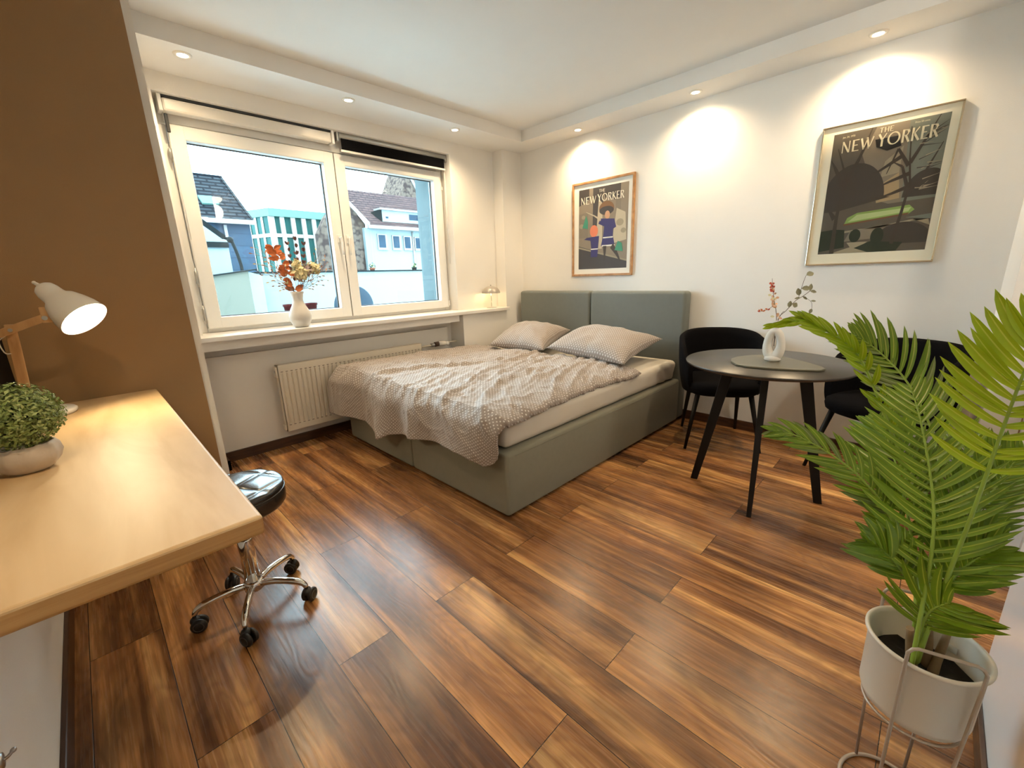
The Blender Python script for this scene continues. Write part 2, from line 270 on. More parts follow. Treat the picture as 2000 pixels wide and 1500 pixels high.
# ------------------------------------------------------------------ mesh helpers
def V(*a): return Vector(a)
def tag(o, label=None, cat=None, group=None, kind=None):
    if label: o['label'] = label
    if cat: o['category'] = cat
    if group: o['group'] = group
    if kind: o['kind'] = kind
    return o
def thing(name, label, cat, loc=(0, 0, 0), rz=0.0, group=None):
    o = bpy.data.objects.new(name, None); C.objects.link(o); o.location = loc; o.rotation_euler = (0, 0, rz); o.empty_display_size = 0.1
    return tag(o, label, cat, group)
class MB:
    """collects shapes into one mesh; coordinates local to the parent"""
    def __init__(s, *mats): s.bm = bmesh.new(); s.mats = list(mats); s.uv = s.bm.loops.layers.uv.new('UVMap')
    def mi(s, m):
        if m is None: return 0
        if m not in s.mats: s.mats.append(m)
        return s.mats.index(m)
    def poly(s, pts, m=None, smooth=False):
        try: f = s.bm.faces.new([s.bm.verts.new(p) for p in pts])
        except ValueError: return None
        f.material_index = s.mi(m); f.smooth = smooth; return f
    def box(s, a, b, m=None, bev=0.0, mtx=None, seg=2):
        t = bmesh.new(); bmesh.ops.create_cube(t, size=1)
        c = [(a[i] + b[i]) / 2 for i in range(3)]; d = [abs(b[i] - a[i]) for i in range(3)]
        for v in t.verts: v.co = V(c[0] + v.co.x * d[0], c[1] + v.co.y * d[1], c[2] + v.co.z * d[2])
        if bev: bmesh.ops.bevel(t, geom=t.edges[:], offset=min(bev, min(d) * 0.45), segments=seg, profile=0.5, affect='EDGES')
        if mtx: t.transform(mtx)
        s.add(t, m, bev > 0.012); return s
    def add(s, t, m=None, smooth=False):
        vm = {}
        for v in t.verts: vm[v] = s.bm.verts.new(v.co)
        k = s.mi(m)
        for f in t.faces:
            try: g = s.bm.faces.new([vm[v] for v in f.verts])
            except ValueError: continue
            g.material_index = k; g.smooth = smooth or f.smooth
        t.free()
    def grid(s, nu, nv, fn, m=None, smooth=True, closeu=False, closev=False, uvf=None, flip=False):
        vs = [[s.bm.verts.new(fn(i, j)) for j in range(nv)] for i in range(nu)]
        k = s.mi(m)
        for i in range(nu if closeu else nu - 1):
            for j in range(nv if closev else nv - 1):
                i2, j2 = (i + 1) % nu, (j + 1) % nv
                q = [(i, j), (i2, j), (i2, j2), (i, j2)]
                if flip: q.reverse()
                try: f = s.bm.faces.new([vs[a][b] for a, b in q])
                except ValueError: continue
                f.material_index = k; f.smooth = smooth
                if uvf:
                    qq = [(i, j), (i + 1, j), (i + 1, j + 1), (i, j + 1)]
                    if flip: qq.reverse()
                    for l, (a, b) in zip(f.loops, qq): l[s.uv].uv = uvf(a, b)
        return vs
    def tube(s, pts, r, m=None, seg=8, caps=True, closed=False, sq=1.0, smooth=True):
        pts = [Vector(p) for p in pts]; n = len(pts); rs = r if isinstance(r, (list, tuple)) else [r] * n
        rings = []; prev = None
        for i, p in enumerate(pts):
            a = pts[(i - 1) % n] if (closed or i > 0) else p; b = pts[(i + 1) % n] if (closed or i < n - 1) else p
            d = (b - a).normalized()
            if prev is None: x = d.orthogonal().normalized()
            else:
                x = prev - d * prev.dot(d); x = x.normalized() if x.length > 1e-6 else d.orthogonal().normalized()
            prev = x; y = d.cross(x)
            rings.append([s.bm.verts.new(p + (x * math.cos(2 * PI * k / seg) + y * math.sin(2 * PI * k / seg) * sq) * rs[i]) for k in range(seg)])
        km = s.mi(m)
        for i in range(n if closed else n - 1):
            A, B = rings[i], rings[(i + 1) % n]
            for k in range(seg):
                f = s.bm.faces.new([A[k], A[(k + 1) % seg], B[(k + 1) % seg], B[k]]); f.material_index = km; f.smooth = smooth
        if caps and not closed:
            for ring, rv in ((rings[0], True), (rings[-1], False)):
                f = s.bm.faces.new(list(reversed(ring)) if rv else ring); f.material_index = km
        return s
    def lathe(s, prof, c=(0, 0, 0), m=None, seg=32, mtx=None, capb=True, capt=True, smooth=True):
        c = Vector(c)
        def fn(j, i):
            rr, z = prof[i]; a = 2 * PI * j / seg; p = V(rr * math.cos(a), rr * math.sin(a), z)
            return (mtx @ p if mtx else p) + c
        vs = s.grid(seg, len(prof), fn, m, smooth, closeu=True)
        k = s.mi(m)
        if capb and prof[0][0] > 1e-5:
            f = s.bm.faces.new([vs[j][0] for j in reversed(range(seg))]); f.material_index = k
        if capt and prof[-1][0] > 1e-5:
            f = s.bm.faces.new([vs[j][-1] for j in range(seg)]); f.material_index = k
        return s
    def sphere(s, c, r, m=None, sc_=(1, 1, 1), u=16, v=10, mtx=None):
        t = bmesh.new(); bmesh.ops.create_uvsphere(t, u_segments=u, v_segments=v, radius=r)
        for q in t.verts:
            p = V(q.co.x * sc_[0], q.co.y * sc_[1], q.co.z * sc_[2])
            if mtx: p = mtx @ p
            q.co = p + Vector(c)
        s.add(t, m, True); return s
    def prism(s, pts, ext, m=None, bev=0.0, smooth=False):
        """polygon pts (3d) extruded by vector ext"""
        t = bmesh.new(); ext = Vector(ext); a = [t.verts.new(p) for p in pts]; b = [t.verts.new(Vector(p) + ext) for p in pts]
        t.faces.new(list(reversed(a))); t.faces.new(b); n = len(pts)
        for i in range(n): t.faces.new([a[i], a[(i + 1) % n], b[(i + 1) % n], b[i]])
        bmesh.ops.recalc_face_normals(t, faces=t.faces[:])
        if bev: bmesh.ops.bevel(t, geom=t.edges[:], offset=bev, segments=2, profile=0.5, affect='EDGES')
        s.add(t, m, smooth); return s
    def build(s, name, parent=None, loc=None, merge=False, solid=0.0, sub=0, recalc=False):
        if merge: bmesh.ops.remove_doubles(s.bm, verts=s.bm.verts[:], dist=1e-5)
        if recalc: bmesh.ops.recalc_face_normals(s.bm, faces=s.bm.faces[:])
        me = bpy.data.meshes.new(name); s.bm.to_mesh(me); s.bm.free()
        for m in (s.mats or [M['wall']]): me.materials.append(m)
        o = bpy.data.objects.new(name, me); C.objects.link(o)
        if parent is not None: o.parent = parent
        if loc: o.location = loc
        if solid: md = o.modifiers.new('thickness', 'SOLIDIFY'); md.thickness = solid; md.offset = 0
        if sub: md = o.modifiers.new('smooth', 'SUBSURF'); md.levels = sub; md.render_levels = sub
        return o
def struct(name, mb, **k): return tag(mb.build(name, **k), kind='structure')
def bez(pts, n):
    """smooth Catmull-Rom curve through pts with n samples"""
    P = [Vector(p) for p in pts]; P = [P[0] * 2 - P[1]] + P + [P[-1] * 2 - P[-2]]; out = []
    for k in range(n):
        f = k / (n - 1) * (len(P) - 3); i = min(int(f), len(P) - 4); t = f - i; a, b, c, d = P[i:i + 4]
        out.append(0.5 * ((2 * b) + (c - a) * t + (2 * a - 5 * b + 4 * c - d) * t * t + (3 * b - a - 3 * c + d) * t ** 3))
    return out

# ------------------------------------------------------------------ room shell
HS, HM = 2.392, 2.486          # soffit and main ceiling heights
YR = 0.132                     # recessed window wall
XL, YF = -3.68, -3.46          # left wall, near wall
WX0, WX1, WZ1 = -2.895, -0.80, 2.29   # window recess
b = MB(M['floor']); b.box((-3.9, -4.9, -0.05), (0.2, 0.25, 0.0)); struct('floor', b)
b = MB(M['ceil']); b.box((-4.0, -5.0, HM), (0.3, 0.7, HM + 0.12)); struct('ceiling', b)
b = MB(M['ceil']); b.box((-3.033, -0.277, HS), (0.0, YR, HM)); struct('trim_1', b)
b = MB(M['ceil']); b.box((-0.275, YF + 0.02, HS), (0.0, -0.277, HM)); struct('trim_2', b)
b = MB(M['wall']); b.box((0.0, YF + 0.02, 0), (0.15, 0.35, HM)); struct('wall_right', b)
b = MB(M['wall']); b.box((-0.555, -3.56, 0), (0.15, -3.4402, HM)); struct('wall_pier', b)
b = MB(M['ktile']); b.box((-0.55, -4.9, 0), (0.15, -3.56, HM)); struct('wall_kitchen', b)
# left wall (white) and the brown partition in the corner
b = MB(M['wall']); b.box((XL - 0.12, -4.9, 0), (XL, 0.6, HM)); struct('wall_left', b)
b = MB(M['wall'])
b.box((XL, -0.673, 0), (-3.033, 0.6, HM)); struct('wall_partition', b)
b = MB(M['brown'])
b.box((XL, -0.680, 0), (-3.062, -0.6732, HM)); struct('wall_brown', b)
b = MB(M['gloss']); b.box((XL, YF - 0.1, 0), (-1.842, YF, HM)); struct('wall_front', b)
b = MB(M['wall']); b.box((XL, -5.0, 0), (0.15, -4.9, HM)); struct('wall_kitchen_end', b)
# window wall: upper recessed face, lintel, reveals, parapet, niche back, pillar
b = MB(M['wall'])
b.box((-3.033, YR, WZ1), (0.0, 0.36, HM))
b.box((-3.033, YR, 0.895), (WX0, 0.36, WZ1)); b.box((WX1, YR, 0.895), (0.0, 0.36, WZ1))
b.box((-0.855, 0.0, 0), (0.0, 0.36, 0.864))
b.box((-3.033, 0.0, 0), (-2.93, 0.36, 0.864))
b.box((-2.93, 0.205, 0), (-0.855, 0.36, 0.864))
b.box((-0.262, 0.0, 0.864), (0.0, 0.36, HM))
b.box((-2.93, 0.165, 0.60), (-0.93, 0.206, 0.74)); b.box((-2.93, 0.165, 0), (-0.93, 0.206, 0.60))
b.box((-2.965, 0.0, 0.802), (-0.90, 0.045, 0.864))
struct('wall_back', b)
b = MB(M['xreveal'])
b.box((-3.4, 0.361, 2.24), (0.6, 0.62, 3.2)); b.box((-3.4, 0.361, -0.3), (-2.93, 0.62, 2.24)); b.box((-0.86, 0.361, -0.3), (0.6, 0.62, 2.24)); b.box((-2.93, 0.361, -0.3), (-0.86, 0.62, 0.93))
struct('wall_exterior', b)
b = MB(M['sill']); b.box((-2.970, -0.052, 0.864), (-0.262, 0.0, 0.895), bev=0.004); b.box((-2.91, -0.002, 0.864), (-0.262, 0.34, 0.895)); b.box((-2.970, -0.001, 0.864), (-2.909, 0.131, 0.895)); struct('trim_3', b)
b = MB(M['skirt'])
b.box((-2.93, 0.15, 0), (-0.9, 0.165, 0.07)); b.box((-3.033, -0.014, 0), (-2.915, 0.0, 0.07)); b.box((-2.93, -0.014, 0), (-2.915, 0.165, 0.07)); b.box((-0.855, -0.014, 0), (0, 0.0, 0.07))
struct('baseboard_back', b)
b = MB(M['skirt']); b.box((-0.014, YF + 0.02, 0), (0, -0.014, 0.07), bev=0.003); struct('baseboard_right', b)
b = MB(M['skirt']); b.box((XL, YF, 0), (XL + 0.014, -0.68, 0.07), bev=0.003); struct('baseboard_left', b)
b = MB(M['skirt']); b.box((XL + 0.014, -0.694, 0), (-3.05, -0.68, 0.07), bev=0.003); struct('baseboard_partition', b)
b = MB(M['skirt']); b.box((XL + 0.014, YF, 0), (-1.842, YF + 0.012, 0.055), bev=0.003); struct('baseboard_front', b)

# ------------------------------------------------------------------ window
win = tag(thing('window_1', 'wide white two-sash window over the sill', 'window'), kind='structure')
FY0, FY1 = 0.25, 0.34
GZ0, GZ1 = 0.997, 2.077
b = MB(M['pvc'])
b.box((WX0, FY0 + 0.02, 0.895), (WX0 + 0.055, FY1, 2.1555), bev=0.004); b.box((-0.855, FY0 + 0.02, 0.895), (WX1, FY1, 2.1555), bev=0.004)
b.box((WX0, FY0 + 0.02, 2.156), (WX1, FY1, WZ1), bev=0.004); b.box((WX0 + 0.0555, FY0 + 0.02, 0.895), (-0.8555, FY1, 0.93), bev=0.004)
b.box((WX0 + 0.05, FY0 + 0.005, 2.165), (-0.86, FY0 + 0.02, 2.28), bev=0.004)
b.build('frame', win)
for (x0, x1, g0, g1, hx, sd) in ((-2.838, -1.832, -2.753, -1.912, -1.868, 1), (-1.826, -0.832, -1.744, -0.911, -1.795, -1)):
    b = MB(M['pvc'])
    b.box((x0, FY0 - 0.012, 0.922), (g0, FY1 - 0.01, 2.158), bev=0.007); b.box((g1, FY0 - 0.012, 0.922), (x1, FY1 - 0.01, 2.158), bev=0.007)
    b.box((g0 - 0.01, FY0 - 0.012, 0.922), (g1 + 0.01, FY1 - 0.01, GZ0), bev=0.007); b.box((g0 - 0.01, FY0 - 0.012, GZ1), (g1 + 0.01, FY1 - 0.01, 2.158), bev=0.007)
    s_ = b.build('sash', win)
    b = MB(M['gasket'])
    for q in ((g0, GZ0, g0 + 0.006, GZ1), (g1 - 0.006, GZ0, g1, GZ1), (g0, GZ0, g1, GZ0 + 0.005), (g0, GZ1 - 0.005, g1, GZ1)):
        b.box((q[0], 0.296, q[1]), (q[2], 0.312, q[3]))
    b.build('gasket', s_)
    b = MB(M['glass']); b.box((g0, 0.300, GZ0), (g1, 0.304, GZ1)); b.build('pane', s_)
    b = MB(M['pvc']); b.box((hx - 0.013, FY0 - 0.022, 1.50), (hx + 0.013, FY0 - 0.012, 1.565), bev=0.004)
    b.tube(bez([(hx, FY0 - 0.022, 1.54), (hx, FY0 - 0.05, 1.54), (hx + sd * 0.006, FY0 - 0.055, 1.53), (hx + sd * 0.008, FY0 - 0.052, 1.41)], 14), 0.0085, seg=10)
    b.build('handle', s_)
b = MB(M['gasket']); b.box((-1.8325, FY0 + 0.0, 0.925), (-1.8255, FY1 - 0.02, 2.155)); b.build('seam', win)
for z0, z1 in ((1.96, 2.02), (1.22, 1.30), (0.98, 1.06)):
    b = MB(M['steel']); b.box((-2.853, FY0 - 0.016, z0), (-2.838, FY0 + 0.004, z1), bev=0.003); b.tube([(-2.846, FY0 - 0.014, z0 - 0.02), (-2.846, FY0 - 0.014, z1 + 0.02)], 0.004); b.build('hinge', win)
for z0, z1 in ((2.0, 2.03), (0.94, 0.99)):
    b = MB(M['pvc']); b.box((-0.835, FY0 - 0.02, z0), (-0.822, FY0, z1), bev=0.003); b.build('hinge_cover', win)

# roller blinds
t = thing('roller_blind', 'rolled-up white cassette blind above the left sash, dark gap line above', 'blind', (-2.36, 0.2, 2.24))
b = MB(M['lampwhite']); b.box((-0.49, -0.035, -0.035), (0.50, 0.035, 0.035), bev=0.012); b.build('cassette', t)
b = MB(M['gasket']); b.box((-0.50, -0.03, 0.037), (0.50, 0.03, 0.049)); b.build('mounting_rail', t)
b = MB(M['pvc']); b.box((-0.51, -0.04, -0.04), (-0.49, 0.035, 0.05), bev=0.004); b.build('end_bracket', t)
b = MB(M['pvc']); b.box((0.50, -0.04, -0.04), (0.52, 0.035, 0.05), bev=0.004); b.build('end_bracket', t)
b = MB(M['gasket']); b.box((-0.485, 0.0, -0.14), (-0.468, 0.02, -0.04), bev=0.004); b.build('chain_tensioner', t)
b = MB(M['pvc']); b.tube([(-0.476, 0.01, -0.14), (-0.476, 0.02, -0.75)], 0.0022, seg=6); b.build('pull_cord', t)
t = thing('roller_blind', 'black-fabric roller blind slightly lowered above the right sash', 'blind', (-1.31, 0.2, 2.24))
b = MB(M['alu']); b.tube([(-0.49, -0.012, 0.030), (0.49, -0.012, 0.030)], 0.024, seg=20); b.build('roller_tube', t)
b = MB(M['blackfab']); b.box((-0.478, -0.030, -0.070), (0.478, -0.027, 0.010)); b.build('blind_fabric', t)
b = MB(M['lampwhite']); b.box((-0.485, -0.035, -0.084), (0.485, -0.022, -0.068), bev=0.003); b.build('bottom_bar', t)
for x in (-0.5, 0.5):
    b = MB(M['steel']); b.box((x - 0.008, -0.03, -0.012), (x + 0.008, 0.035, 0.052), bev=0.003); b.build('end_bracket', t)
b = MB(M['pvc']); b.tube([(0.495, -0.01, 0.0), (0.497, 0.0, -0.9)], 0.0025, seg=6); b.tube([(0.485, -0.01, 0.0), (0.483, 0.0, -0.9)], 0.0025, seg=6); b.build('pull_cord', t)

# ------------------------------------------------------------------ downlights
lights = [(-2.775, -0.175, 'lit downlight in the window soffit, nearest the brown wall'), (-1.868, -0.175, 'lit downlight in the window soffit above the middle of the window'), (-0.952, -0.16, 'lit downlight in the window soffit above the black blind'),
          (-0.150, -0.82, 'lit downlight above the small oak-framed poster'), (-0.155, -1.81, 'lit downlight on the right soffit above the headboard end'), (-0.160, -2.773, 'lit downlight directly above the large framed poster')]
for x, y, lab in lights:
    t = thing('ceiling_downlight', lab, 'light', (x, y, HS), group='recessed downlights along the soffit')
    b = MB(M['lampwhite']); b.lathe([(0.026, -0.001), (0.026, -0.006), (0.040, -0.006), (0.043, 0.0)], capb=False, capt=False, seg=28); b.build('trim_ring', t)
    b = MB(M['spotglow']); b.lathe([(0.0, -0.003), (0.025, -0.003), (0.025, -0.001), (0.0, -0.001)], seg=24, capb=False, capt=False); b.build('lens', t)
    ld = bpy.data.lights.new('downlight', 'SPOT'); ld.energy = SPOT_W; ld.color = WARM; ld.spot_size = R(150); ld.spot_blend = 1.0; ld.shadow_soft_size = 0.022
    lo = bpy.data.objects.new('downlight_beam', ld); C.objects.link(lo); lo.parent = t; lo.location = (0, 0, -0.012)
# added fill lamp, out of view in the kitchen beyond the near wall
t = thing('fill_lamp', 'added round fill lamp, unseen in the kitchen corner', 'light', (-1.7, -4.2, HM))
b = MB(M['bulb']); b.lathe([(0.0, -0.06), (0.10, -0.055), (0.14, -0.02), (0.14, 0.0)], seg=32, capb=False, capt=False); b.build('lamp_shade', t)
ld = bpy.data.lights.new('kitchen_fill_light', 'POINT'); ld.energy = 30; ld.color = (1, 0.9, 0.75); ld.shadow_soft_size = 0.12
lo = bpy.data.objects.new('kitchen_fill_light', ld); C.objects.link(lo); lo.parent = t; lo.location = (0, 0, -0.2)
lights2 = [(-3.50, -2.52, 'lit downlight in the main ceiling above the desk front')]
for x, y, lab in lights2:
    t = thing('ceiling_downlight', lab, 'light', (x, y, HM))
    b = MB(M['lampwhite']); b.lathe([(0.026, -0.001), (0.026, -0.006), (0.040, -0.006), (0.043, 0.0)], capb=False, capt=False, seg=28); b.build('trim_ring', t)
    b = MB(M['spotglow']); b.lathe([(0.0, -0.003), (0.025, -0.003), (0.025, -0.001), (0.0, -0.001)], seg=24, capb=False, capt=False); b.build('lens', t)
    ld = bpy.data.lights.new('downlight', 'SPOT'); ld.energy = 46; ld.color = WARM; ld.spot_size = R(150); ld.spot_blend = 1.0; ld.shadow_soft_size = 0.03
    lo = bpy.data.objects.new('downlight_beam', ld); C.objects.link(lo); lo.parent = t; lo.location = (0, 0, -0.012)

# ------------------------------------------------------------------ outside
def xb(name, label, cat): return thing(name, label, cat)
b = MB(M['xground']); b.box((-12, 0.62, -0.4), (30, 60, -0.3)); struct('ground', b)
b = MB(M['xwhite']); b.box((-0.96, 6.0, -0.3), (4.6, 6.3, 1.40)); o = b.build('courtyard_wall'); tag(o, 'long pale blue-white courtyard wall across the whole view outside', 'wall')
b = MB(M['xdark']); b.box((-0.98, 5.97, 1.40), (4.6, 6.33, 1.43)); b.build('coping', o)
g = xb('garage', 'low weathered beige outbuilding outside, left of the vase', 'building')
b = MB(M['xbeige']); b.prism([(-2.9, 5, -0.3), (-1.33, 5, -0.3), (-1.33, 5, 1.42), (-2.9, 5, 1.20)], (0, 0.9, 0)); b.build('wall', g)
b = MB(M['xdark']); b.prism([(-2.9, 4.96, 1.20), (-1.20, 4.96, 1.437), (-1.20, 4.96, 1.455), (-2.9, 4.96, 1.225)], (0, 1.0, 0)); b.build('roof_edge', g)
b = MB(M['xwhite']); b.prism([(-1.33, 5.2, -0.3), (-0.97, 5.6, -0.3), (-0.97, 5.6, 1.36), (-1.33, 5.2, 1.43)], (0, 0.3, 0)); b.build('side_wall', g)
b = MB(M['xdark']); b.tube(bez([(-1.22, 5.0, 1.44), (-0.99, 5.6, 1.40), (-0.93, 5.86, 1.33), (-0.915, 5.9, 1.0), (-0.945, 5.9, 0.6), (-0.96, 5.9, -0.28)], 24), 0.010, seg=6); tag(b.build('cable'), 'dark cable hanging down the courtyard wall outside', 'cable')
b = MB(M['xwhite']); b.prism([(-2.6, 7, -0.3), (-1.09, 7, -0.3), (-1.09, 7, 2.07), (-1.45, 7, 2.38), (-2.6, 7, 2.38)], (0, 1.5, 0)); o = b.build('annex'); tag(o, 'white annex below the slate roof, behind the beige outbuilding', 'building')
b = MB(M['xdark']); b.box((-2.6, 6.95, 1.93), (-1.09, 7.0, 2.03)); b.build('gutter', o)
aw = xb('floodlight', 'dark slanted floodlight on a curved pole outside the left pane', 'lamp')
b = MB(M['xdark']); b.tube([(-1.66, 6.0, 2.29), (-1.36, 6.0, 2.03)], 0.055, seg=4, smooth=False); b.build('lamp_head', aw)
b = MB(M['xdark']); b.sphere((-1.275, 6.0, 1.995), 0.055); b.tube([(-1.38, 6, 2.03), (-1.27, 6, 2.0)], 0.025); b.build('joint', aw)
b = MB(M['xdark']); b.tube(bez([(-1.25, 6.0, 1.97), (-1.20, 6.0, 1.75), (-1.17, 6.0, 1.5), (-1.19, 6.0, 1.2), (-1.2, 6.15, -0.3)], 18), 0.028); b.build('pole', aw)
# left house with slate roof
h = xb('slate_roof_house', 'house with steep slate roof and skylight, left of the view outside', 'house')
b = MB(M['xblue']); b.prism([(-4.2, 9, -0.3), (-0.10, 9, -0.3), (-0.10, 9, 2.62), (-4.2, 9, 2.62)], (0, 4, 0)); b.build('wall', h)
b = MB(M['xroof'])
R0 = [(-4.3, 8.85, 2.68), (-0.04, 8.85, 2.72), (-0.285, 9.9, 3.80), (-4.3, 9.9, 3.80)]
b.prism(R0, (0, 0.06, 0.05)); b.prism([(-0.04, 8.85, 2.72), (-0.04, 13, 2.72), (-0.285, 12.0, 3.80), (-0.285, 9.9, 3.80)], (-0.06, 0.0, 0.03)); b.prism([(-4.3, 9.9, 3.80), (-0.285, 9.9, 3.80), (-0.285, 12, 3.80), (-4.3, 12, 3.80)], (0, 0, 0.04)); b.build('roof', h)
b = MB(M['xtrim']); b.box((-4.3, 8.80, 2.60), (-0.02, 8.87, 2.70)); b.build('gutter', h)
b = MB(M['xmint']); b.prism([(-0.96, 9.13, 3.02), (-0.63, 9.14, 3.03), (-0.72, 9.33, 3.22), (-0.99, 9.32, 3.21)], (0, -0.03, 0.03)); b.build('skylight', h)
b = MB(M['xtrim']); b.box((-0.66, 8.95, 2.30), (-0.60, 9.0, 2.58)); b.build('vent_pipe', h)
# modern block
h = xb('modern_block', 'modern block with teal glazing and white vertical fins outside', 'building')
b = MB(M['xteal']); b.prism([(4.2, 28, -0.3), (5.3, 25, -0.3), (8.7, 25.2, -0.3), (8.7, 32, -0.3), (4.2, 32, -0.3)], (0, 0, 5.4)); b.build('glazing', h)
def fin(x0, y0, x1, y1, z0=-0.3, z1=5.3, d=0.12): 
    b = MB(M['xfin']); b.prism([(x0, y0 - d, z0), (x1, y1 - d, z0), (x1, y1 + 0.03, z0), (x0, y0 + 0.03, z0)], (0, 0, z1 - z0)); b.build('fin', h)
for k in range(6): x = 5.25 + k * 0.62; fin(x, 25.0 + 0.02 * k, x + (0.33 if k == 0 else 0.25), 25.03 + 0.02 * k)
for k in range(5): x = 4.25 + k * 0.2; y = 28 - (x - 4.2) * 2.72; fin(x, y, x + 0.05, y - 0.136)
for z0, z1, d in ((5.0, 5.42, 0.2), (3.86, 4.06, 0.08)):
    b = MB(M['xmint' if z0 > 4.5 else 'xfin']); b.prism([(4.12, 28, z0), (5.27, 24.98 - d, z0), (8.75, 25.15 - d, z0), (8.75, 26, z0), (4.6, 28.6, z0)], (0, 0, z1 - z0)); b.build('ledge', h)
b = MB(M['xblue']); b.sphere((6.3, 26.5, 5.45), 0.5, sc_=(1.1, 1, 0.45)); b.build('roof_dome', h)
# stone gable house with dormer
h = xb('stone_gable_house', 'house with rubble-stone gable, dormer and four small windows outside', 'house')
b = MB(M['xstone']); b.prism([(2.68, 12.02, -0.3), (4.40, 11.95, -0.3), (4.46, 11.95, 3.2), (3.74, 12.0, 4.10), (3.05, 12.02, 3.32), (2.76, 12.02, 2.8)], (0, 0.3, 0)); b.build('gable_wall', h)
b = MB(M['xwhite']); b.box((4.32, 11.8, -0.3), (9.5, 12.0, 3.05)); b.build('wall', h)
b = MB(M['xroofr']); b.prism([(4.42, 11.62, 3.12), (9.5, 11.62, 3.12), (9.5, 12.75, 4.42), (3.72, 12.75, 4.42)], (0, 0.05, 0.05)); b.build('roof', h)
b = MB(M['xtrim']); b.box((4.38, 11.55, 3.02), (9.5, 11.68, 3.13)); b.prism([(4.46, 11.6, 3.12), (3.76, 12.0, 4.05), (3.68, 12.0, 4.05), (4.38, 11.6, 3.12)], (0, 0, 0.10)); b.build('gutter', h)
b = MB(M['xwhite']); b.box((5.05, 11.75, 3.30), (8.6, 13.0, 3.72)); b.build('dormer', h)
b = MB(M['xdark']); b.prism([(5.05, 11.74, 3.30), (5.05, 11.74, 3.74), (4.72, 12.1, 3.60)], (0.02, 0.05, 0)); b.build('dormer_cheek', h)
b = MB(M['xtrim']); b.box((4.95, 11.66, 3.70), (8.7, 13.0, 3.76)); b.build('dormer_eave', h)
for x0, x1, z0, z1 in ((4.82, 5.13, 2.38, 2.82), (5.42, 5.71, 2.38, 2.80), (5.91, 6.19, 2.38, 2.79), (6.40, 6.68, 2.38, 2.77)):
    b = MB(M['xtrim']); b.box((x0 - 0.04, 11.74, z0 - 0.08), (x1 + 0.04, 11.80, z1 + 0.04)); f_ = b.build('window', h)
    b = MB(M['xwin']); b.box((x0, 11.73, z0), (x1 - 0.04, 11.742, z1)); b.build('pane', f_)
b = MB(M['xtrim']); b.tube([(6.30, 11.76, 3.0), (6.28, 11.76, -0.3)], 0.03); b.build('downpipe', h)
for x0, x1, z0, z1 in ((6.20, 6.62, 3.42, 3.62), (5.2, 5.3, 3.42, 3.48)):
    b = MB(M['xwin']); b.box((x0, 11.735, z0), (x1, 11.75, z1)); b.build('dormer_window', h)
for x, z in ((4.4, 3.62), (4.75, 3.5), (6.1, 4.0)):
    pass
h = xb('tall_gable_house', 'tall stone gable rising behind the dormer roof outside', 'house')
b = MB(M['xstone']); b.prism([(8.3, 16, -0.3), (12.5, 16, -0.3), (12.5, 16, 4.3), (10.2, 16, 8.0), (9.05, 16, 6.25), (8.45, 16, 4.95), (8.3, 16, 4.8)], (0, 2, 0)); b.build('gable_wall', h)
b = MB(M['xtrim']); b.prism([(8.95, 15.95, 6.3), (10.2, 15.95, 4.2), (10.2, 15.95, 4.35), (9.05, 15.95, 6.4)], (0, 0.1, 0)); b.build('verge_board', h)
b = MB(M['xdisc']); b.lathe([(0.0, 0.03), (0.20, 0.015), (0.30, -0.02), (0.31, -0.025), (0.0, -0.01)], seg=40, mtx=Matrix.Rotation(R(90), 3, 'X'), capb=False, capt=False, c=(-0.50, 3.0, 0.835)); o = b.build('satellite_dish'); tag(o, 'round blue-grey dish outside at the bottom of the right pane', 'satellite dish')
b = MB(M['xdark']); b.tube([(-0.50, 3.04, 0.83), (-0.50, 3.1, -0.3)], 0.02); b.build('pole', o)
for x, lab in ((-2.245, 'dusty red plant pot outside the glass, left of the vase'), (-2.075, 'dusty red plant pot outside the glass, right of the vase')):
    b = MB(M['xpot']); b.lathe([(0.030, 0), (0.042, 0.095), (0.048, 0.095), (0.048, 0.112), (0.040, 0.112), (0.036, 0.09), (0.0, 0.09)], c=(x, 0.45, 0.931), seg=20, capt=False); tag(b.build('plant_pot'), lab, 'plant pot', 'red pots outside the window')
def leafball(b, c, r, n, ls, mats, rnd, sz=(1, 1, 1)):
    for k in range(n):
        d = V(rnd.gauss(0, 1), rnd.gauss(0, 1), rnd.gauss(0, 1)).normalized(); rr = r * (0.55 + 0.45 * rnd.random())
        p = V(c[0] + d.x * rr * sz[0], c[1] + d.y * rr * sz[1], c[2] + d.z * rr * sz[2])
        n1 = (d + V(rnd.uniform(-.7, .7), rnd.uniform(-.7, .7), rnd.uniform(-.3, .8))).normalized(); a = n1.orthogonal().normalized(); q = n1.cross(a)
        ang = rnd.random() * 6.28; a, q = a * math.cos(ang) + q * math.sin(ang), q * math.cos(ang) - a * math.sin(ang)
        l = ls * rnd.uniform(0.7, 1.3)
        b.poly([p - a * l * .5, p + q * l * .28 + n1 * l * .08, p + a * l * .6, p - q * l * .28 + n1 * l * .08], rnd.choice(mats))
rnd = random.Random(5)
for x, lab, pm in ((1.50, 'small potted plant on the courtyard wall outside, centre of the right pane', 'xterra'), (2.62, 'leafy plant on the courtyard wall outside, beside the window reveal', 'xdark')):
    t = thing('potted_plant', lab, 'plant', (x, 6.15, 1.43))
    b = MB(M[pm]); b.lathe([(0.05, 0), (0.07, 0.06), (0.06, 0.06), (0.0, 0.05)], seg=14); b.build('pot', t)
    b = MB(M['xdark']); leafball(b, (0, 0, 0.10), 0.07, 40, 0.05, [M['bush'], M['xdark']], rnd); b.build('foliage', t)

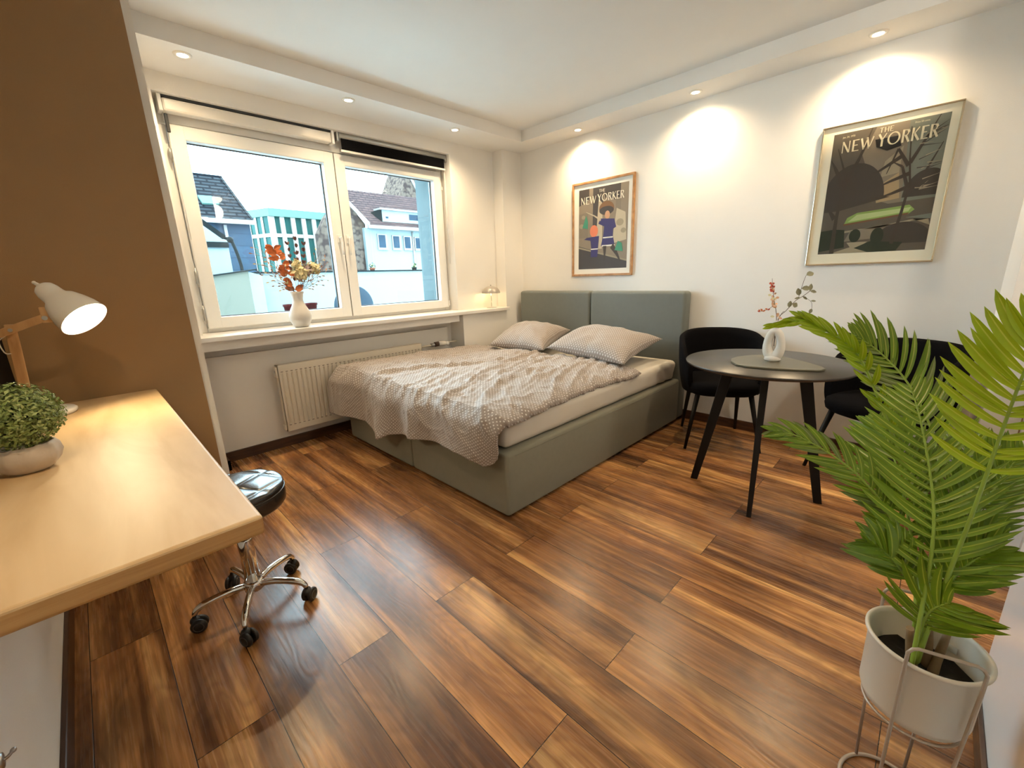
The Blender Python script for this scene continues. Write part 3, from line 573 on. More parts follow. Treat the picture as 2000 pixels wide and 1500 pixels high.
# ------------------------------------------------------------------ radiator
t = thing('radiator', 'cream panel radiator on the niche wall behind the bed foot', 'radiator', (-2.52, 0.05, 0.145))
RW, RH = 1.21, 0.495
b = MB(M['radiator'])
NU, NP = 36 * 8 + 1, 9
zs = [0.0, 0.035, 0.05, 0.06, 0.25, 0.425, 0.435, 0.45, RH]
def rf(i, j):
    x = RW * i / (NU - 1); z = zs[j]; e = 1.0 if 2 < j < 6 else 0.0
    if 2 <= j <= 6: e = 1.0 if 3 <= j <= 5 else 0.25
    ph = (x - 0.02) / 0.0328; fr = ph - math.floor(ph); gv = 0.0
    if 0.02 < x < RW - 0.02 and fr < 0.34: gv = 0.010 * math.sin(PI * fr / 0.34)
    return V(x, gv * e, z)
b.grid(NU, NP, rf, smooth=False)
b.box((0, 0.0, -0.001), (0.004, 0.055, RH)); b.box((RW - 0.004, 0.0, -0.001), (RW, 0.055, RH)); b.box((0, 0.001, RH - 0.004), (RW, 0.055, RH)); b.box((0, 0.001, -0.001), (RW, 0.02, 0.003)); b.box((0.02, 0.045, 0.02), (RW - 0.02, 0.055, RH - 0.02))
b.build('panel', t)
for z in (0.044, 0.444):
    b = MB(M['raddark'])
    for k in range(36): x = 0.0258 + k * 0.0328; b.box((x - 0.008, -0.0008, z), (x + 0.008, 0.0005, z + 0.004))
    b.build('grille_slots', t)
for z0, z1 in ((RH - 0.09, RH - 0.01), (0.01, 0.05)):
    b = MB(M['radiator']); b.box((-0.012, 0.005, z0), (0, 0.05, z1), bev=0.003); b.build('side_bracket', t)
b = MB(M['steel']); b.tube([(-0.014, 0.028, RH - 0.045), (-0.001, 0.028, RH - 0.045)], 0.009, seg=12); b.build('bleed_valve', t)
b = MB(M['radiator']); b.tube([(RW, 0.03, 0.455), (RW + 0.42, 0.03, 0.465)], 0.008); b.build('supply_pipe', t)
v_ = MB(M['steel']); v_.tube([(RW + 0.12, 0.03, 0.458), (RW + 0.20, 0.03, 0.46)], 0.017, seg=12); v_.build('valve_body', t)
b = MB(M['twigd']); b.tube([(RW + 0.155, 0.02, 0.462), (RW + 0.20, 0.02, 0.464)], 0.022, seg=14); b.build('valve_collar', t)
b = MB(M['lampwhite']); b.tube([(RW + 0.20, 0.02, 0.463), (RW + 0.245, 0.012, 0.463), (RW + 0.27, 0.0, 0.462)], [0.023, 0.026, 0.021], seg=18); b.sphere((RW + 0.285, -0.005, 0.46), 0.020); b.build('thermostat_knob', t)

# ------------------------------------------------------------------ bed
bed = thing('box_spring_bed', 'wide grey upholstered box-spring bed in the window corner', 'bed', (0, 0, 0))
YB = -1.829; HW = 0.887
for k in range(2):
    y0 = YB + k * HW; y1 = y0 + HW
    b = MB(M['uphol']); b.box((-2.10, y0 + (0.001 if k else 0), 0.012), (-0.125, y1 - 0.003, 0.357), bev=0.022, seg=4); tag(b.build('bed_box', bed), 'grey-green upholstered divan half')
    b = MB(M['headb']); b.box((-0.118, y0 + 0.002, 0.012), (-0.002, y1 - 0.002, 1.05), bev=0.028, seg=4); b.build('headboard', bed)
for x, y in ((-2.04, YB + 0.06), (-2.04, -0.12), (-0.2, YB + 0.06), (-0.2, -0.12), (-2.04, YB + HW - 0.08), (-2.04, YB + HW + 0.08)):
    b = MB(M['black']); b.lathe([(0.022, 0), (0.022, 0.014)], c=(x, y, 0), seg=16); b.build('foot', bed)
b = MB(M['uphol'])
b.tube([(-2.045, YB + 0.0005, 0.335), (-0.2, YB + 0.0005, 0.335)], 0.002, seg=6); b.build('piping', bed)
# mattress with fitted sheet
def mat_fn():
    b = MB(M['sheet'])
    t = bmesh.new(); bmesh.ops.create_cube(t, size=1)
    for v in t.verts: v.co = V(-1.105 + v.co.x * 1.93, -0.945 + v.co.y * 1.70, 0.436 + v.co.z * 0.155)
    bmesh.ops.bevel(t, geom=t.edges[:], offset=0.045, segments=4, profile=0.55, affect='EDGES')
    bmesh.ops.subdivide_edges(t, edges=[e for e in t.edges if e.calc_length() > 0.4], cuts=60, use_grid_fill=True)
    for v in t.verts:
        p = v.co
        if p.y < -1.70: 
            wv = noise.noise(V(p.x * 7, 0, p.z * 3)) * 0.006 + noise.noise(V(p.x * 22 + p.z * 10, 1, 0)) * 0.0025
            if p.x > -0.5: wv += 0.006 * math.sin((p.x * 1.2 + p.z) * 38)
            v.co.y += wv
    b.add(t, M['sheet'], True); return b
tag(mat_fn().build('mattress'), 'low mattress in an ivory fitted sheet on the bed', 'mattress')

# duvet
def lerp(a, b_, t): return a + (b_ - a) * t
def interp(tab, x):
    if x <= tab[0][0]: return tab[0][1]
    for (a, va), (c, vc) in zip(tab, tab[1:]):
        if x <= c: return lerp(va, vc, (x - a) / (c - a))
    return tab[-1][1]
HEM = [(-1.86, 0.37), (-1.80, 0.315), (-1.74, 0.298), (-1.60, 0.325), (-1.38, 0.325), (-1.06, 0.288), (-0.85, 0.25), (-0.79, 0.216), (-0.70, 0.205), (-0.60, 0.225), (-0.50, 0.25), (-0.30, 0.262), (-0.10, 0.235), (0.05, 0.22)]
RE = [(-2.2, -1.845), (-2.08, -1.835), (-1.86, -1.812), (-1.6, -1.785), (-1.22, -1.772), (-0.84, -1.80), (-0.7, -1.79)]
NS, NT = 230, 250
def ridge(x): return 1 - abs(2 * (x - math.floor(x + 0.5)))
def duv(i, j, off=0.0):
    s = i / (NS - 1); tt = j / (NT - 1)
    # arc coordinates: X runs from the head edge to the foot and then down
    a = tt * 1.0
    x0 = -0.66 - 0.10 * math.sin(s * PI) * 0.6 - (0.07 if s > 0.85 else 0) * (s - 0.85) / 0.15
    yl = -0.035
    # across coordinate: s=0 left drape bottom, s=1 right hem
    yr_ = None
    FX = -2.105
    topn = 0.80
    if a < topn:
        u = a / topn; X = lerp(x0, FX, u); dz = 0.0; over = 0.0
    else:
        u = 1.0; over = (a - topn) / (1 - topn); X = FX; dz = over
    yr_ = interp(RE, X)
    Wd = yl - yr_
    sl = 0.10
    if s < sl: y = yl + 0.01 * math.sin(PI * (sl - s) / sl); drop = (sl - s) / sl
    else: y = lerp(yl, yr_, (s - sl) / (1 - sl)); drop = 0
    e = (s - sl) / (1 - sl) if s > sl else 0
    # pillowy thickness
    edge = min(1.0, max(0, (1 - e)) / 0.09); edge = math.sqrt(max(0, 1 - (1 - edge) ** 2))
    hd = min(1.0, (tt) / 0.07); hd = math.sqrt(max(0, 1 - (1 - hd) ** 2))
    z = 0.520 + 0.050 * edge * hd
    z += 0.030 * max(0, 1 - abs(e - 0.13) / 0.16) * min(1, tt * 1.6)
    nz = noise.fractal(V(X * 2.2 + 3, y * 2.2, 0.3), 0.9, 2.1, 3) * 0.016
    # diagonal folds
    Xa = X - over * 0.28
    q = y + 0.22 * Xa + 0.05 * noise.noise(V(Xa * 1.3, y * 2, 3)); q2 = Xa
    def cr(a_, b_, c_, p_=5): return (1 - abs(noise.noise(V(a_, b_, c_)))) ** p_ - 0.35
    fan = q * (1.0 + 0.35 * (q2 + 1.4))
    strong = 0.35 + 0.65 * min(1, max(0, (e - 0.2) / 0.25))
    wr = cr(fan * 7.5, q2 * 1.5, 1.7) * 0.018 * strong + cr(fan * 15 + 3, q2 * 3.2, 4.1, 4) * 0.011 * strong + cr(Xa * 5 + 9, y * 6 - Xa * 2, 4.4, 6) * 0.010 + cr(Xa * 13, y * 13 + 4, 9.4, 4) * 0.006
    fold = 0.024 * math.exp(-((q + 1.06 + 0.05 * math.sin(q2 * 4)) / 0.030) ** 2) * min(1, max(0, (u - 0.05) * 3))
    z += (nz + wr + fold) * hd * (0.35 + 0.65 * edge)
    if over > 0 or u > 0.93:
        hem = interp(HEM, y)
        ztop = z
        if over > 0:
            sg = math.sin(min(1, over * 3.2) * PI / 2)
            z = lerp(ztop, hem, max(0, over) ** 0.95)
            z -= 0.0
            Xo = FX - 0.058 * sg - 0.02 * over - (0.050 * max(0, 1 - abs(y + 0.12) / 0.35)) * sg
            fl = 0.018 * math.sin(y * 15 + 0.9 * math.sin(y * 6)) * over + 0.5 * (nz + wr) 
            gul = 0.034 * math.exp(-((y + 0.77) / 0.075) ** 2) * over
            X = Xo - fl - gul
            if e > 0.9: X += 0.02 * (e - 0.9) / 0.1 * over
        y += 0.012 * noise.noise(V(X * 5, y * 4, 2)) 
        if over > 0 and e > 0.93: y += 0.03 * over * (e - 0.93) / 0.07
    if drop > 0:
        zl = lerp(z, max(0.30, z - 0.25), drop ** 1.0)
        if over > 0: zl = lerp(z, max(interp(HEM, 0), z - 0.05), drop)
        z = zl; y += 0.028 * math.sin(min(1, drop * 2) * PI / 2) if X < -1.0 else 0
        if X >= -1.0: y = min(y, -0.012)
    # wavy right hem
    if e > 0.90 and over <= 0:
        k = (e - 0.90) / 0.10; y += k * 0.010 * noise.noise(V(X * 26, 3, 1)); z += k * 0.012 * noise.noise(V(X * 18, 7, 1)) - 0.012 * k * k
        y -= 0.010 * k
    if X > -0.125: X = -0.125
    return V(X, y, z)
b = MB(M['duvet'])
b.grid(NS, NT, duv, uvf=lambda i, j: (i / (NS - 1) * 2.0, j / (NT - 1) * 1.85), flip=True)
o = b.build('duvet', solid=0.012); tag(o, 'crumpled taupe duvet with white dots spread over the bed', 'duvet')
b = MB(M['duvet'])

# pillows
def pillow(name, lab, corners, th, seed, belly=0.0):
    BL, BR, TR, TL = [Vector(c) for c in corners]; b = MB(M['duvet']); n = 46
    nrm = (BR - BL).cross(TL - BL).normalized()
    if nrm.z < 0: nrm = -nrm
    L1 = (BR - BL).length; L2 = (TL - BL).length
    for side in (1, -1):
        def fn(i, j):
            u = i / (n - 1); v = j / (n - 1); U = 2 * u - 1; W = 2 * v - 1
            # slightly pulled-in edges between pointed corners
            uu = u + (0.5 - u) * 0.10 * (1 - W * W) * abs(U); vv = v + (0.5 - v) * 0.10 * (1 - U * U) * abs(W)
            p = BL.lerp(BR, uu).lerp(TL.lerp(TR, uu), vv)
            h = max(0, (1 - abs(U) ** 2.4)) ** 0.55 * max(0, (1 - abs(W) ** 2.4)) ** 0.55
            k = noise.fractal(V(u * 3 + seed, v * 3, seed), 1, 2, 3) * 0.014 + (noise.ridged_multi_fractal(V(u * 5 + seed, v * 4, 2), 1, 2, 2, 1, 2) - 1) * 0.007
            cr = 0.018 * math.exp(-((U - 0.05) / 0.10) ** 2) * max(0, 0.6 - v) if side > 0 else 0
            return p + nrm * (side * th * (0.62 if side > 0 else 0.38) * h + k * h ** 0.5 - cr * (h > 0))
        b.grid(n, n, fn, uvf=lambda i, j: (i / (n - 1) * L1, j / (n - 1) * L2), flip=(side < 0))
    o = b.build(name, merge=True, recalc=False); return tag(o, lab, 'pillow', 'dotted pillows on the bed')
pillow('pillow', 'dotted taupe pillow by the window against the left headboard', [(-0.87, -0.36, 0.600), (-0.80, -0.96, 0.600), (-0.20, -0.79, 0.695), (-0.20, -0.10, 0.700)], 0.20, 1.3)
pillow('pillow', 'dotted taupe pillow nearer the dining table, overlapping the other pillow', [(-0.80, -0.99, 0.625), (-0.88, -1.75, 0.592), (-0.20, -1.70, 0.680), (-0.20, -0.93, 0.725)], 0.20, 4.7)

# ------------------------------------------------------------------ dining table
TX, TY, TZ = -0.970, -2.630, 0.735
t = thing('round_dining_table', 'round black dining table with four splayed legs', 'table', (TX, TY, 0))
b = MB(M['tabletop']); b.lathe([(0.0, TZ - 0.018), (0.376, TZ - 0.018), (0.388, TZ - 0.010), (0.390, TZ - 0.003), (0.387, TZ), (0.0, TZ)], seg=72, capb=False, capt=False); b.build('tabletop', t)
b = MB(M['tableleg']); b.lathe([(0.0, TZ - 0.03), (0.20, TZ - 0.03), (0.20, TZ - 0.018), (0.0, TZ - 0.018)], seg=32, capb=False, capt=False); b.build('apron_plate', t)
a0 = math.atan2(-2.327 + 2.63, -1.042 + 0.97)
for k in range(4):
    a = a0 + k * PI / 2; d = V(math.cos(a), math.sin(a), 0); s_ = V(-d.y, d.x, 0)
    b = MB(M['tableleg']); T0 = d * 0.165; F0 = d * 0.302
    def sect(c, w_, h_, z): return [V(c.x, c.y, z) + d * (h_ * p) + s_ * (w_ * q) for p, q in ((-1, -1), (1, -1), (1, 1), (-1, 1))]
    A = sect(T0, 0.017, 0.029, TZ - 0.018); B = sect(F0, 0.011, 0.019, 0.0)
    tm = bmesh.new(); va = [tm.verts.new(p) for p in A]; vb = [tm.verts.new(p) for p in B]
    tm.faces.new(va); tm.faces.new(list(reversed(vb)))
    for q in range(4): tm.faces.new([va[(q + 1) % 4], va[q], vb[q], vb[(q + 1) % 4]])
    bmesh.ops.recalc_face_normals(tm, faces=tm.faces[:]); bmesh.ops.bevel(tm, geom=tm.edges[:], offset=0.003, segments=2, profile=0.5, affect='EDGES')
    b.add(tm); b.build('leg', t)
# serving board
pts = [(-1.115, -2.500), (-1.05, -2.478), (-0.97, -2.485), (-0.88, -2.53), (-0.83, -2.60), (-0.86, -2.70), (-0.94, -2.80), (-1.015, -2.872), (-1.06, -2.892), (-1.10, -2.88), (-1.15, -2.79), (-1.185, -2.68), (-1.195, -2.60), (-1.18, -2.545)]
pc = []
for i, p in enumerate(pts): 
    q = pts[(i + 1) % len(pts)]; pc += [(p[0], p[1], TZ), ((p[0] + q[0]) / 2, (p[1] + q[1]) / 2, TZ)]
b = MB(M['board'], M['black']); b.prism(pc, (0, 0, 0.011), M['board'], bev=0.003); tag(b.build('placemat_board'), 'olive teardrop-shaped board lying on the black table', 'board')
BZ = TZ + 0.011
# ring vase
t = thing('ring_vase', 'off-white oval ring vase standing on the olive board', 'vase', (-0.985, -2.655, BZ), rz=R(-92))
b = MB(M['ceramic'])
pp = [V(0.030 * math.cos(a) * (1.0 + 0.12 * -math.sin(a)), 0, 0.084 + 0.064 * math.sin(a)) for a in [2 * PI * k / 40 for k in range(40)]]
rs = [0.019 + 0.007 * max(0, -math.sin(2 * PI * k / 40)) for k in range(40)]
b.tube(pp, rs, seg=18, closed=True, sq=1.0)
b.lathe([(0.0, 0.0), (0.033, 0.0), (0.038, 0.006), (0.036, 0.02), (0.02, 0.03)], seg=28, capb=False, capt=False)
b.build('body', t)
b = MB(M['ceramic']); b.lathe([(0.016, 0.150), (0.0135, 0.168), (0.0135, 0.188), (0.0165, 0.203), (0.013, 0.203), (0.010, 0.185), (0.010, 0.16)], seg=24, capb=False, capt=False); b.build('neck', t)
def leaf(b, p, d, n_, l, w_, m, curl=0.1):
    d = Vector(d).normalized(); n_ = Vector(n_); n_ = (n_ - d * n_.dot(d)).normalized(); s_ = d.cross(n_)
    P = [Vector(p) + d * l * a + n_ * (-curl * l * a * a) for a in (0, .25, .55, .8, 1)]; W_ = [0.0, .8, 1.0, .6, 0.0]
    for k in range(4):
        a, c = P[k], P[k + 1]; wa, wc = W_[k] * w_ / 2, W_[k + 1] * w_ / 2
        for sg in (1, -1):
            q = [a, a + s_ * wa * sg + n_ * wa * .25, c + s_ * wc * sg + n_ * wc * .25, c]
            q2 = []
            for v in q:
                if not q2 or (v - q2[-1]).length > 1e-6: q2.append(v)
            if len(q2) > 2 and (q2[0] - q2[-1]).length < 1e-6: q2.pop()
            if len(q2) >= 3: b.poly(q2 if sg > 0 else list(reversed(q2)), m, True)
VX, VY, VZ = -0.985, -2.655, BZ + 0.193
def sv(px, pz, dd=0.0): # point on a plane through the table vase facing the camera side; px to the right, pz up
    return V(VX + px * 0.62 + dd * 0.6, VY - px * 0.78 + dd * 0.6, pz)
rnd = random.Random(11)
n_view = (CAM - V(VX, VY, 1.0)).normalized()
t = thing('dried_flower_sprig', 'peach and red dried blossom sprig in the ring vase', 'dried flowers', (0, 0, 0))
b = MB(M['twigd']); main = bez([sv(0, VZ - 0.12), sv(-0.004, VZ + 0.02), sv(-0.022, VZ + 0.10), sv(-0.040, VZ + 0.17), sv(-0.046, VZ + 0.215)], 14); b.tube(main, [0.0016 - 0.0009 * k / 13 for k in range(14)], seg=6)
side = bez([main[6], sv(-0.05, VZ + 0.065), sv(-0.085, VZ + 0.055)], 7); b.tube(side, 0.0009, seg=5); b.build('stem', t)
b = MB(M['peach'])
for k in range(34):
    f = rnd.random() ** 0.8; p = main[4 + int(f * 8)] + V(rnd.uniform(-1, 1), rnd.uniform(-1, 1), rnd.uniform(-1, 1)) * 0.016 * (1.15 - f)
    leaf(b, p, V(rnd.uniform(-1, 1), rnd.uniform(-1, 1), rnd.uniform(-.2, 1)), n_view, 0.020 * (1.2 - f * 0.6), 0.012, M['red'] if f > 0.7 else rnd.choice([M['peach'], M['peach'], M['orange'], M['cream']]))
for k in range(7): leaf(b, side[-1 - k % 5] + V(0, 0, rnd.uniform(-.004, .004)), V(-.4, .5, rnd.uniform(-1, 1)), n_view, 0.014, 0.008, rnd.choice([M['orange'], M['red']]))
b.build('blossoms', t)
t = thing('eucalyptus_sprig', 'grey-green eucalyptus sprig leaning right out of the ring vase', 'dried flowers', (0, 0, 0))
b = MB(M['twigd']); main = bez([sv(0.0, VZ - 0.12), sv(0.004, VZ + 0.015), sv(0.035, VZ + 0.055), sv(0.075, VZ + 0.105), sv(0.105, VZ + 0.125), sv(0.135, VZ + 0.150)], 16); b.tube(main, 0.0013, seg=6)
s2 = bez([main[10], sv(0.092, VZ + 0.15), sv(0.100, VZ + 0.195), sv(0.108, VZ + 0.225)], 8); b.tube(s2, 0.001, seg=5)
s3 = bez([main[12], sv(0.125, VZ + 0.115), sv(0.150, VZ + 0.095), sv(0.155, VZ + 0.065)], 8); b.tube(s3, 0.0008, seg=5)
s4 = bez([sv(0.0, VZ - 0.1), sv(0.006, VZ + 0.01), sv(0.022, VZ + 0.05), sv(0.03, VZ + 0.052)], 8); b.tube(s4, 0.001, seg=5); b.build('stem', t)
b = MB(M['euc'])
for p, d, l, w_ in ((s2[-1], (0.6, -.5, .25), 0.042, 0.028), (s2[3], (0.62, -.78, .05), 0.045, 0.026), (s2[1], (-.15, .2, 1), 0.038, 0.024), (main[15], (.05, -.05, 1), 0.036, 0.018), (main[15], (.6, -.7, -.15), 0.035, 0.016), (main[7], (.1, -.1, 1), 0.034, 0.020), (main[8], (.45, -.55, -.35), 0.030, 0.026), (main[12], (.5, -.6, -.5), 0.030, 0.012), (main[11], (-.6, .6, -.1), 0.028, 0.012), (s3[-1], (-.2, .2, -.9), 0.026, 0.016), (s3[4], (.6, -.7, 0), 0.028, 0.01)):
    leaf(b, p, d, n_view + V(0, 0, .3), l, w_, M['euc'])
b.build('leaves', t)

# ------------------------------------------------------------------ tub chairs
def make_chair(lab, loc, rz):
    t = thing('tub_chair', lab, 'chair', loc, rz, 'black velvet chairs at the round table')
    # seat front faces local +x
    b = MB(M['velvet'])
    def seatf(i, j):
        a = 2 * PI * i / 48; prof = [(0.0, 0.475), (0.13, 0.474), (0.20, 0.470), (0.228, 0.452), (0.235, 0.425), (0.228, 0.395), (0.205, 0.378), (0.0, 0.375)]
        r_, z = prof[j]; c_, s_ = math.cos(a), math.sin(a); k = (abs(c_) ** 3.2 + abs(s_) ** 3.2) ** (-1 / 3.2)
        return V(r_ * k * c_ * 0.98 + 0.02, r_ * k * s_ * 1.02, z)
    b.grid(48, 8, seatf, closeu=True); b.build('seat', t)
    b = MB(M['velvet'])
    NA, NH = 61, 9
    def back(i, j, off):
        f = i / (NA - 1) * 2 - 1; a = PI + f * R(128)           # wraps around the rear
        topz = 0.775 - 0.165 * abs(f) ** 2.6 - 0.05 * max(0, abs(f) - 0.8) * 5
        botz = 0.385 + 0.0 * abs(f)
        h = j / (NH - 1); z = lerp(botz, topz, h)
        rr = 0.245 + 0.035 * h ** 0.8 + 0.008 * math.sin(PI * h)
        c_, s_ = math.cos(a), math.sin(a); k = (abs(c_) ** 2.5 + abs(s_) ** 2.5) ** (-1 / 2.5)
        rr = rr * k + off
        return V(rr * c_ * 0.94 + 0.01 - 0.015 * h, rr * s_ * 1.0, z)
    # closed shell: outer up, rounded rim, inner down
    path = [(j, 0.0) for j in range(NH)] + [(NH - 1, -0.018)] + [(j, -0.036) for j in reversed(range(NH))]
    def shell(i, j):
        jj, off = path[j]; p = back(i, jj, off)
        if off == -0.018: p.z += 0.014
        return p
    vs = b.grid(NA, len(path), shell, closev=True)
    for i in (0, NA - 1):
        try: f = b.bm.faces.new([vs[i][j] for j in (range(len(path)) if i == 0 else reversed(range(len(path))))])
        except ValueError: pass
    b.build('backrest', t)
    for sx_, sy_ in ((1, 1), (1, -1), (-1, 1), (-1, -1)):
        tx, ty = (0.165 if sx_ > 0 else -0.15), 0.165 * sy_; fx, fy = (0.235 if sx_ > 0 else -0.235), 0.235 * sy_ * (1 if sx_ > 0 else 0.82)
        b = MB(M['tableleg']); b.tube([(tx, ty, 0.385), (fx, fy, 0.0)], [0.017, 0.0095], seg=14); b.build('leg', t)
    return t
make_chair('black velvet tub chair between the bed and the round table', (-0.325, -2.195, 0), math.atan2(-0.27, -0.455))
make_chair('black velvet tub chair half hidden behind the palm fronds', (-0.345, -3.095, 0), R(150))

# ------------------------------------------------------------------ posters
def strokes(b, segs, ox, oy, s_, m, dep, put):
    for (x0, y0, x1, y1, w_) in segs:
        d = V(x1 - x0, y1 - y0, 0).normalized(); n_ = V(-d.y, d.x, 0) * w_ / 2
        pts = [V(x0, y0, 0) - n_, V(x1, y1, 0) - n_, V(x1, y1, 0) + n_, V(x0, y0, 0) + n_]
        b.poly([put(ox + p.x * s_, oy + p.y * s_, dep) for p in pts], m)
TN, TK = 0.07, 0.14
LET = {'N': (0.62, [(0.08, 0, 0.08, 1, TN), (0.08, 0.97, 0.5, 0.03, TK), (0.52, 0, 0.52, 1, TN)]),
 'E': (0.50, [(0.1, 0, 0.1, 1, TK), (0.1, 0.96, 0.46, 0.96, TN), (0.1, 0.52, 0.38, 0.52, TN), (0.1, 0.04, 0.48, 0.04, TN)]),
 'W': (0.86, [(0.04, 1, 0.24, 0.02, TK), (0.24, 0.02, 0.42, 0.95, TN), (0.40, 1, 0.58, 0.02, TK), (0.58, 0.02, 0.80, 1, TN)]),
 'Y': (0.60, [(0.04, 1, 0.30, 0.5, TK), (0.56, 1, 0.30, 0.5, TN), (0.30, 0.52, 0.30, 0, TK)]),
 'O': (0.92, [(0.45 + 0.38 * math.cos(a), 0.5 + 0.46 * math.sin(a), 0.45 + 0.38 * math.cos(a + PI / 10), 0.5 + 0.46 * math.sin(a + PI / 10), TN + 0.05 * abs(math.cos(a))) for a in [k * PI / 10 for k in range(20)]]),
 'R': (0.58, [(0.1, 0, 0.1, 1, TK), (0.1, 0.96, 0.38, 0.94, TN), (0.38, 0.96, 0.46, 0.76, TK), (0.46, 0.78, 0.36, 0.56, TN), (0.36, 0.55, 0.1, 0.52, TN), (0.26, 0.54, 0.52, 0.0, TK)]),
 'K': (0.56, [(0.1, 0, 0.1, 1, TK), (0.12, 0.45, 0.48, 1, TN), (0.2, 0.55, 0.52, 0, TK)]),
 'T': (0.56, [(0.28, 0, 0.28, 1, TK), (0.02, 0.96, 0.54, 0.96, TN)]), 'H': (0.60, [(0.1, 0, 0.1, 1, TK), (0.5, 0, 0.5, 1, TK), (0.1, 0.52, 0.5, 0.52, TN)]), ' ': (0.30, [])}
def lettering(b, text, x, y, h, width, m, dep, put):
    tot = sum(LET[c][0] + 0.06 for c in text) - 0.06; k = width / (tot * h)
    for c in text:
        segs = [(a * k, c0, d * k, e, w_) for a, c0, d, e, w_ in LET[c][1]]
        strokes(b, segs, x, y, h, m, dep, put); x += (LET[c][0] + 0.06) * k * h
def flat(name, col, rough=0.6): return mat(name, col, rough, var=0.06, vscale=20)
PALE = flat('print_pale_ink', (0.70, 0.62, 0.42)); CREAMI = flat('print_cream_ink', (0.82, 0.76, 0.60))
def poster(name, lab, y0, y1, z0, z1, fw_, fmat, mmat, py0, py1, pz0, pz1, art, glassy, depth=0.022):
    t = thing(name, lab, 'picture', (0, (y0 + y1) / 2, z0))
    cy = (y0 + y1) / 2; W_ = y0 - y1; H_ = z1 - z0
    L = lambda x, z, d: V(-d, W_ / 2 - x, z)      # x to the right seen from the room, z up from the bottom
    b = MB(fmat)
    for q in ((0, 0, W_, fw_), (0, H_ - fw_, W_, H_), (0, fw_, fw_, H_ - fw_), (W_ - fw_, fw_, W_, H_ - fw_)):
        b.box((-depth, W_ / 2 - q[2], q[1]), (-0.001, W_ / 2 - q[0], q[3]), bev=0.002)
    b.build('frame', t)
    b = MB(mmat); b.box((-0.012, -W_ / 2 + fw_ * 0.8, fw_ * 0.8), (-0.002, W_ / 2 - fw_ * 0.8, H_ - fw_ * 0.8)); b.build('mount', t)
    ox, oz = y0 - py0, pz0 - z0; pw, ph = py0 - py1, pz1 - pz0
    layer = [0.0124]
    b = MB()
    def put(x, z, d): return L(ox + min(max(x, 0), pw), oz + min(max(z, 0), ph), layer[0] + d)
    def shape(pts, m):
        layer[0] += 0.00006; b.poly([put(x * pw, z * ph, 0) for x, z in pts], m)
    art(b, shape, put, pw, ph, layer); b.build('print', t)
    if glassy: 
        b = MB(M['pictureglass']); b.box((-0.018, -W_ / 2 + fw_ * .9, fw_ * .9), (-0.0165, W_ / 2 - fw_ * .9, H_ - fw_ * .9)); b.build('glass_pane', t)
    return t
def line(shape, pts, w_, m, asp=1.0):
    for (a, c), k in zip(zip(pts, pts[1:]), range(99)):
        w0 = w_ * (1 - 0.8 * k / max(1, len(pts) - 1)); w1 = w_ * (1 - 0.8 * (k + 1) / max(1, len(pts) - 1))
        dx, dz = c[0] - a[0], c[1] - a[1]; l = math.hypot(dx, dz); nx, nz = -dz / l, dx / l
        shape([(a[0] - nx * w0, a[1] - nz * w0), (c[0] - nx * w1, c[1] - nz * w1), (c[0] + nx * w1, c[1] + nz * w1), (a[0] + nx * w0, a[1] + nz * w0)], m)
def ell(cx, cz, rx, rz, a0=0, a1=2 * PI, n=22): return [(cx + rx * math.cos(a0 + (a1 - a0) * k / n), cz + rz * math.sin(a0 + (a1 - a0) * k / n)) for k in range(n + (0 if a1 - a0 > 6.2 else 1))]
inks = {k: flat('print_' + k, v) for k, v in dict(dusk=(0.10, 0.082, 0.058), slate=(0.17, 0.18, 0.14), umber=(0.050, 0.038, 0.028), tan=(0.36, 0.26, 0.14), green=(0.22, 0.33, 0.08), greenl=(0.42, 0.50, 0.22), pine=(0.018, 0.026, 0.012),
     stone=(0.32, 0.27, 0.18), bark=(0.05, 0.035, 0.025), black=(0.010, 0.008, 0.007), mid=(0.21, 0.17, 0.12), rust=(0.16, 0.07, 0.03), navy=(0.035, 0.025, 0.12), taupe=(0.25, 0.20, 0.14), sand=(0.50, 0.42, 0.29), coral=(0.72, 0.20, 0.09), emerald=(0.05, 0.26, 0.15), char=(0.055, 0.045, 0.04), white=(0.78, 0.74, 0.66), brownh=(0.20, 0.10, 0.04), skin=(0.55, 0.30, 0.17)).items()}
